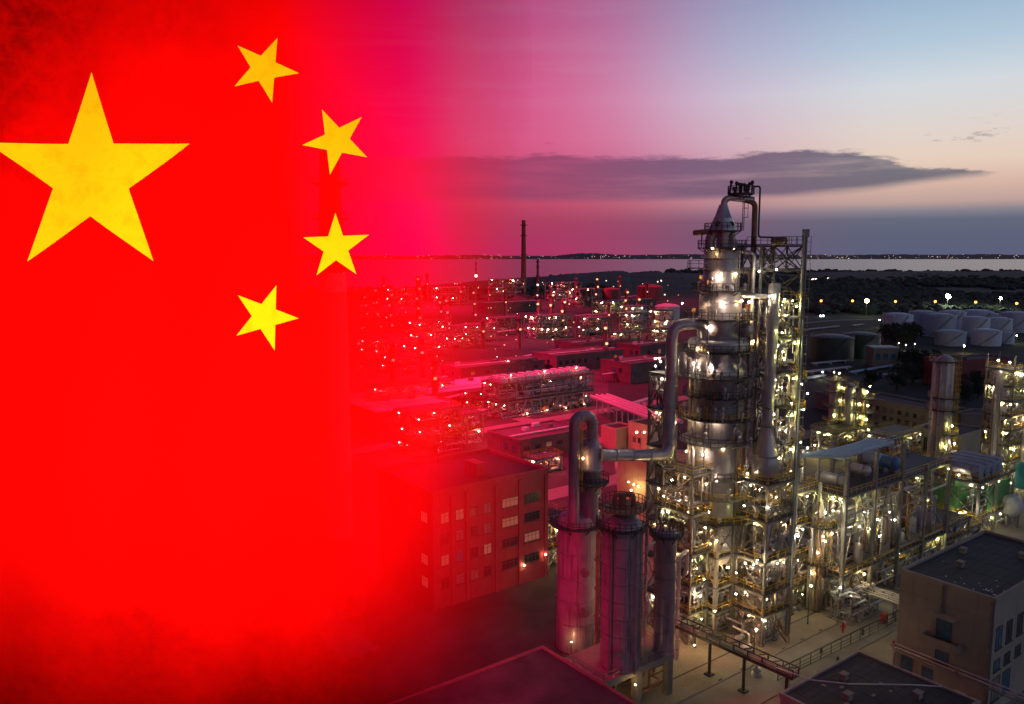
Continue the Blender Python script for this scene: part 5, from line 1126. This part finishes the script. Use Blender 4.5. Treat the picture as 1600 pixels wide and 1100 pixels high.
        for cx, cy, cz in blobs:
            br = w * rr.uniform(.14, .26)
            for _ in range(46):
                A, B2 = rr.uniform(0, 6.28), rr.uniform(-1.3, 1.57); q = br * rr.uniform(.55, 1.1); s = w * rr.uniform(.035, .07)
                p = Vector((x + cx + q * cos(A) * cos(B2), y + cy + q * sin(A) * cos(B2), cz + q * sin(B2)))
                d1 = Vector((rr.gauss(0, 1), rr.gauss(0, 1), rr.gauss(0, 1))).normalized() * s; d2 = Vector((rr.gauss(0, 1), rr.gauss(0, 1), rr.gauss(0, 1))).normalized() * s
                b.add([p - d1, p + d2, p + d1, p - d2], [(0, 1, 2, 3)])
        b.build('crown', 'leaf', th)
    for i in range(34):
        rr = random.Random(100 + i)
        if i < 9: px, py, h = 1384 + i * 5.5, rr.uniform(533, 540), rr.uniform(9, 14)
        elif i < 24: px, py, h = rr.uniform(1400, 1452), rr.uniform(565, 618), rr.uniform(6, 10)
        elif i < 30: px, py, h = rr.uniform(1475, 1530), rr.uniform(600, 640), rr.uniform(6, 9)
        else: px, py, h = rr.uniform(1345, 1380), rr.uniform(596, 612), rr.uniform(4, 7)
        tree(px, py, h, h * .9, 300 + i, f'{nth(i)} tree of the row in front of the leftmost white tank' if i < 9 else f'{nth(i - 9)} bushy tree of the thicket between green tanks and office block' if i < 24 else f'{nth(i - 24)} tree behind the plain grey column' if i < 30 else f'{nth(i - 30)} small tree at the left end of the office block roof')
build_tanks()

# ------------------------------------------------------------------ left half: works behind the flag's sheer edge
def build_left_works():
    # long cooler bank with lit bays
    O = S((-4.6, 285.0), 0, 0)[:2]
    t = frame('cooler_bank', 'long two-storey cooler bank with glowing bays', 'steel structure', O, 46, 11, 12, 1, [6.2, 13.0], pipes=230, seed=91, nl=5, lampk='pink', lr=.3, brace='', stairs=False, mats=('steel', 'hallroof', 'steel'), prad=(.1, .35))
    b = MB(); r = random.Random(92)
    for k in range(11): a = 2 + k * 4; b.sbox(O, a, a + 3.2, 1.5, 9.5, 13.02, 14.4); b.tube([S(O, a + 1.6, 3.5, 14.4), S(O, a + 1.6, 3.5, 15)], 1.3, 14); b.tube([S(O, a + 1.6, 7.5, 14.4), S(O, a + 1.6, 7.5, 15)], 1.3, 14)
    b.build('cooling_fans', 'greywhite', t)
    for k in range(4): lamp(t, S(O, 12 + k * 9.4, -1.2, .9 + (k % 2) * .3), 'pink', .34)
    for k in range(3): lamp(t, S(O, 6 + k * 16, 1, 15.6), 'pink', .4)
    for i, (a, m) in enumerate(((6, 'clad'), (13, 'clad'), (20, 'orangepipe'), (27, 'pipe'), (34, 'clad'), (41, 'pipe'))):
        drum_thing('heat_exchanger', ['leftmost', 'second', 'third', 'fourth', 'fifth', 'rightmost'][i] + ' exchanger drum on the lower floor of the glowing cooler bank', S(O, a, 1.2, 1.9), S(O, a + 3.2, 1.2, 1.9), 1.1, m, saddle=.05)
        drum_thing('heat_exchanger', ['leftmost', 'second', 'third', 'fourth', 'fifth', 'rightmost'][i] + ' exchanger drum on the upper floor of the glowing cooler bank', S(O, a, 1.4, 8.1), S(O, a + 3.2, 1.4, 8.1), 1.1, m, saddle=6.22)
    # fat parallel pipes leading from it to the column
    p, q = Vector((*gz(938, 618, 6), 6)), Vector((*gz(1052, 660, 6), 6)); d = (q - p); s = Vector((d.y, -d.x, 0)).normalized()
    for k in range(4):
        b = MB(); o = s * (k * 2.3 - 3); b.tube([p + o, q + o], .75 - .1 * (k % 2), 10)
        for t_ in (.1, .4, .7, .95): c = p.lerp(q, t_) + o; b.beam((c.x, c.y, 0), (c.x, c.y, 5.4), .3)
        tag(b.build('fat_pipe', 'greywhite', None, (p.x + o.x, p.y + o.y, 0)), ['nearest', 'second nearest', 'third nearest', 'farthest'][k] + ' of four fat pipes from the cooler bank to the tall column', 'pipe')
    # process frames
    F = [('process_unit', 'lit frame of vessels just above the wide block roof', 640, 716, 18, 9, 3, 1, [4.5, 9, 13.5], 60, 3, 'pink', .42), ('process_unit', 'frame with bright pipe loops left of the cooler bank', 705, 700, 12, 9, 2, 1, [5, 10], 60, 3, 'pink', .42), ('process_unit', 'dense frame with lamps behind the flag edge', 590, 668, 20, 9, 3, 1, [4.5, 9, 14], 60, 3, 'pink', .42),
         ('process_unit', 'bright small valve frame left of the swan-neck pipe', 838, 742, 9, 5, 2, 1, [4.2], 60, 3, 'pink', .4), ('process_unit', 'far frame with a vertical row of lamps', 645, 560, 24, 12, 3, 1, [7, 14, 21], 50, 3, 'pink', .6), ('process_unit', 'far crowded frame left of the chimney', 705, 545, 26, 12, 3, 1, [7, 14], 50, 3, 'pink', .6),
         ('process_unit', 'far sparkling frame right of the chimney base', 838, 530, 34, 14, 4, 1, [8, 16], 90, 5, 'pink', .6), ('process_unit', 'far frame by the pale domed tank', 985, 520, 20, 12, 2, 1, [7, 14, 20], 60, 2, 'warm', .6), ('process_unit', 'tall lamp-dotted frame left of the tallest column', 1030, 545, 12, 9, 1, 1, [6, 12, 18, 24], 60, 2, 'warm', .46)]
    for i, (nm, lb, px, py, su, sv, nu, nv, lv, n, nl, k, lr) in enumerate(F):
        frame(nm, lb, 'steel structure', gz(px, py), su, sv, nu, nv, lv, pipes=n, seed=120 + i, nl=nl, lampk=k, lr=lr, stairs=False, rails=py > 600, prad=(.12, .42), w=.4)
    # long sheds and pipe bands
    for i, (px, py, L, Wd, H, lb) in enumerate(((650, 640, 60, 26, 5, 'broad low pale roof seen through the sheer flag edge'), (720, 600, 50, 18, 7, 'low hall under the far frames'), (905, 510, 44, 16, 8, 'long hall with a pale eave in the far works'), (960, 490, 60, 22, 12, 'far hall with a row of small round vents'), (760, 490, 70, 20, 10, 'far hall at the foot of the chimney'))):
        hall('hall', lb, gz(px, py), L, Wd, H, 'hallroof' if i else 'greywhite')
    for i, (a, c2) in enumerate((((700, 622), (800, 600)), ((720, 575), (790, 562)), ((860, 548), (945, 536)), ((690, 655), (760, 640)), ((985, 560), (1050, 552)), ((800, 560), (872, 548)), ((945, 585), (1020, 575)), ((760, 520), (850, 512)), ((640, 600), (700, 588)), ((880, 500), (960, 492)), ((960, 640), (1020, 622)), ((880, 470), (1000, 462)))):
        p, q = Vector((*gz(*a, 4), 4)), Vector((*gz(*c2, 4), 4)); d = q - p; sd = Vector((-d.y, d.x, 0)).normalized(); w = max(.25, p.y / 1250 * .55)
        th = thing('pipe_rack', nth(i) + ' low rack of pale pipes, ' + ('left of the cooler bank', 'behind the cooler bank at its left', 'just behind the cooler bank at its right end', 'in front of the cooler bank at its left', 'beside the tallest column, far', 'behind the cooler bank at its middle', 'between cooler bank and tallest column', 'below the tall red chimney', 'at the sheer edge of the flag', 'under the headland', 'right of the cooler bank, near the tallest column', 'farthest of all, under the headland')[i], 'pipe rack', (p.x, p.y, 0), 'low pipe racks on the left half'); b = MB()
        for k in range(4): b.tube([p + sd * k * w * 2.6, q + sd * k * w * 2.6], w * (.6, 1., .7, .85)[k], 7)
        b.build('pipe', 'greywhite', th); b = MB(); n = 6
        for k in range(n + 1): o = p.lerp(q, k / n); b.beam((o.x, o.y, 0), o + Vector((0, 0, -w)), w); o2 = o + sd * w * 8; b.beam((o2.x, o2.y, 0), o2 + Vector((0, 0, -w)), w); b.beam(o + Vector((0, 0, -w * 1.2)), o2 + Vector((0, 0, -w * 1.2)), w)
        b.build('support', 'steel', th)
    # rows of vents in the far works
    p = gz(900, 548)
    for k in range(9):
        x, y = p[0] + k * 5.6, p[1] + k * .8; b = MB(); b.lathe(x, y, [(.9, 0), (.9, 8), (.6, 9), (.1, 9.3)], 10)
        tag(b.build('vent_stack', 'pinkplaster', None, (x, y, 0)), 'one of the row of short pale vent stacks in the far works', 'vent', 'row of vent stacks')
    # far slim columns with lamps
    cols = [(655, 508, 40, 2.2, 5), (612, 520, 30, 1.6, 4), (690, 512, 22, 1.4, 3), (700, 520, 26, 1.4, 3), (742, 505, 28, 1.3, 3), (932, 492, 36, 1.4, 5), (978, 505, 28, 1.3, 4), (996, 512, 24, 1.3, 4), (862, 520, 30, 1.5, 4), (880, 525, 26, 1.5, 4), (842, 522, 24, 1.3, 3), (945, 555, 18, 1.2, 2), (573, 500, 22, 1.6, 3), (590, 505, 30, 1.2, 3)]
    ordn = ['tallest', 'slender', 'short', 'stubby', 'lone', 'bright', 'slim', 'leaning-lit', 'sparkling', 'dim', 'thin', 'near', 'outermost', 'narrow']
    for i, (px, py, h, R, nl) in enumerate(cols):
        x, y = gz(px, py); where = 'seen through the sheer flag edge' if px < 660 else 'left of the chimney' if px < 810 else 'right of the chimney' if px < 900 else 'between chimney and tallest column'
        column('distant_column', f'{ordn[i]} far column with lamps, {where}', x, y, [(R, 0), (R, h), (R * .6, h + 1), (.2, h + 1.5)], [(h * (j + 1) / (nl + .3), R, R + 1.6, 0, 2 * pi) for j in range(nl)], [(h * (j + .8) / nl, -1.2 - (j % 3) * .4, 'far' if px > 760 else 'farred') for j in range(nl)], mt='pinkplaster', seed=140 + i, n=12, lr=.95, pipes=2, ladders=False, matr='steel')
    # domed pale tank left of the main column, dark tanks farther
    for px, pb, w, pt, lb, m in ((1042, 510, 38, 478, 'pale domed tank just left of the tallest column', 'greywhite'), (955, 478, 26, 452, 'far dark tank between chimney and tallest column', 'pinkplaster'), (915, 478, 30, 456, 'far dark tank nearer the chimney', 'pinkplaster'), (1015, 468, 40, 448, 'far low tank under the headland', 'pinkplaster')):
        x, y = gz(px, pb); R = w / 2 * y / F_PX; h = zat(pt, y); th = thing('storage_tank', lb, 'tank', (x, y, 0)); b = MB(); b.lathe(x, y, [(R, 0), (R, h)], 30); b.build('wall', m, th)
        b = MB(); b.lathe(x, y, [(R, h + .02), (R * .7, h + R * .13), (R * .3, h + R * .2), (.2, h + R * .22)], 30); b.build('roof', m, th)
    # chimneys
    for px, pb, pt, wpx, lb in ((818, 462, 344, 7.5, 'tall red chimney standing against the water and sky'), (840, 462, 405, 4., 'short thin chimney right of the tall red one'), (744, 465, 408, 2.4, 'thin flare mast left of the tall red chimney')):
        x, y = gz(px, pb); h = zat(pt, y); R = wpx / 2 * y / F_PX; th = thing('chimney', lb, 'chimney', (x, y, 0))
        b = MB(); b.lathe(x, y, [(R * 1.15, 0), (R, h * .5), (R * .78, h * .985), (R * .85, h * .99), (R * .85, h)], 18); b.build('shaft', 'redstack', th)
        for k in (.55, .8, .94): platform(th, x, y, h * k, R * .7, R * 1.55, n=14, matr='steel', rail=False, t=.8)
        lamp(th, (x, y - R, h * (.30 if px == 840 else .16)) if px != 744 else (x, y - R - .5, h * .6), 'farwhite' if px != 818 else 'far', 2.1 if px == 744 else 1.4)
    DIMC = ((600, 470, 30, 1.6), (635, 480, 24, 1.5), (668, 470, 34, 1.7), (720, 478, 26, 1.4), (765, 480, 22, 1.5), (790, 500, 26, 1.4), (812, 545, 20, 1.3), (900, 470, 28, 1.6), (950, 520, 22, 1.2), (968, 470, 30, 1.6), (1010, 478, 26, 1.5), (1020, 530, 22, 1.2), (660, 590, 20, 1.1), (615, 610, 22, 1.2), (680, 640, 20, 1.1), (755, 545, 18, 1.2))
    for i, (px, py, h, R) in enumerate(DIMC):
        x, y = gz(px, py); column('distant_column', nth(sorted(q[0] for q in DIMC).index(px)) + ' from the left of the dim slim columns in the far works', x, y, [(R, 0), (R, h), (R * .6, h + 1), (.2, h + 1.5)], [(h * .6, R, R + 1.5, 0, 2 * pi), (h * .95, R, R + 1.5, 0, 2 * pi)], [(h * .62, -1.4, 'far')], mt='pinkplaster', seed=190 + i, n=12, lr=.7, pipes=2, ladders=False, matr='steel', group='dim far columns')
    extra = [(575, 560), (610, 585), (668, 625), (735, 535), (775, 525), (800, 590), (905, 480), (945, 500), (920, 525), (965, 548), (735, 640), (870, 470), (610, 480), (690, 478), (780, 465)]
    for i, (px, py) in enumerate(extra):
        sc = gz(px, py)[1] / 400; frame('process_unit', nth(sorted(extra).index((px, py))) + ' from the left of the dim low pipe frames in the far works', 'steel structure', gz(px, py), 16 * sc, 9 * sc, 2, 1, [4.5 * sc, 9 * sc], pipes=46, seed=220 + i, nl=1, lampk='pink' if px < 930 else 'warm', lr=.42 * sc, stairs=False, rails=False, prad=(.13 * sc, .4 * sc), w=.4 * sc, group='dim far pipe frames')
    # single lamps sprinkled over the far works
    r = random.Random(77)
    n = 0
    while n < 180:
        px, py = r.uniform(545, 1060), 436 + 150 * r.random() ** 1.25
        if py < 446 and px < 700: continue
        x, y = gz(px, py + 5 + 400 / (py - 395)); x2, _, z = at(px, py, y)
        s = y / 1250 * r.choice((.5, .6, .8, 1.1)) * .9
        th = thing('yard_lamp', 'one of the many small glowing lamps scattered over the far works', 'lamp', (x2, y, 0), 'far works lamps'); b = MB(); b.cyl((x2, y, 0), (x2, y, z), s * .22, None, 5); b.build('pole', 'steel', th)
        lamp(th, (x2, y - s, z), r.choice(('farred', 'farred', 'far', 'farwhite')) if px < 780 else r.choice(('far', 'far', 'farwhite')), round(s * 10) / 10); n += 1
    # far shore town lights
    b = MB(); r = random.Random(78)
    for k in range(240):
        px = r.uniform(540, 1640) if k % 3 else r.choice((r.gauss(765, 20), r.gauss(945, 12), r.gauss(1275, 22), r.gauss(1330, 30), r.gauss(1480, 40)))
        q = at(px, r.uniform(400, 404.2) if r.random() < .7 else r.uniform(397.5, 401), 7550); s = r.choice((1.2, 1.6, 2.2, 3.0)); b.ball(q, s, 5, 3)
    o = b.build('town_lights', 'L_town'); kind(o, 'stuff'); o['label'] = 'many tiny town lights along the far shore'; o['category'] = 'lights'
    # big stack and rig towers hidden behind the cloth
    x, y = -36.9, 165.; R = 2.9; th = thing('flare_stack', 'great pale stack faintly showing through the flag', 'chimney', (x, y, 0))
    b = MB(); b.lathe(x, y, [(R, 0), (R, 42), (R * .98, 42.1), (R * .98, 52)], 26); b.build('lower_shaft', 'stackgrey', th); b = MB(); b.lathe(x, y, [(R * .97, 52.05), (R * .95, 56)], 26); b.build('middle_shaft', 'white', th)
    b = MB(); b.lathe(x, y, [(R * .94, 56.05), (R * .7, 76), (R * .7, 80)], 26); b.build('upper_shaft', 'redstack', th)
    for z in (57, 67, 74): platform(th, x, y, z, 2.1, 3.6, n=18)
    for (px, pb, pt, w, lb) in ((425, 800, 318, 2., 'thin mast faintly showing at the left through the flag'), (458, 820, 335, 3.2, 'lattice tower faintly showing through the flag')):
        x, y = gz(px, pb); h = zat(pt, y); th = thing('lattice_tower', lb, 'tower', (x, y, 0)); b = MB()
        for dx in (-w / 2, w / 2):
            for dy in (-w / 2, w / 2): b.beam((x + dx, y + dy, 0), (x + dx * .7, y + dy * .7, h), .35)
        n = int(h / 3)
        for i in range(n):
            z0, z1 = h * i / n, h * (i + 1) / n
            for sgn in (-1, 1): b.beam((x - w / 2 * sgn, y - w / 2, z0), (x + w / 2 * sgn, y - w / 2, z1), .16); b.beam((x - w / 2 * sgn, y + w / 2, z0), (x + w / 2 * sgn, y + w / 2, z1), .16)
        b.build('lattice', 'darksteel', th)
build_left_works()

# added red spots, hung with no mast, to wash the left works red
for x, y, z, p, dx, cone in RED_WASH_SPOTS:
    lamp_light('added_red_wash_spot', 'SPOT', (x, y, z), p, (1, .015, .10), 2.0, (x + dx, y + 14, 0), cone)
lamp_light('added_red_wash_spot', 'SPOT', (2, 52, 24), 120e3, (1, .012, .09), 1.5, (-8, 130, 9), 40)  # added red spot below the view, reddens the front of the wide block
for x, y, z, p in ((-4, 212, 70, 260e3), (6, 300, 90, 480e3), (40, 400, 110, 560e3), (-30, 440, 120, 800e3), (20, 620, 140, 1150e3), (110, 640, 130, 500e3), (0, 950, 200, 1900e3), (180, 1000, 190, 1000e3)):
    lamp_light('added_red_wash_spot', 'SPOT', (x, y, z), p, (1, .012, .10), 2.0, (x, y, 0), 100)
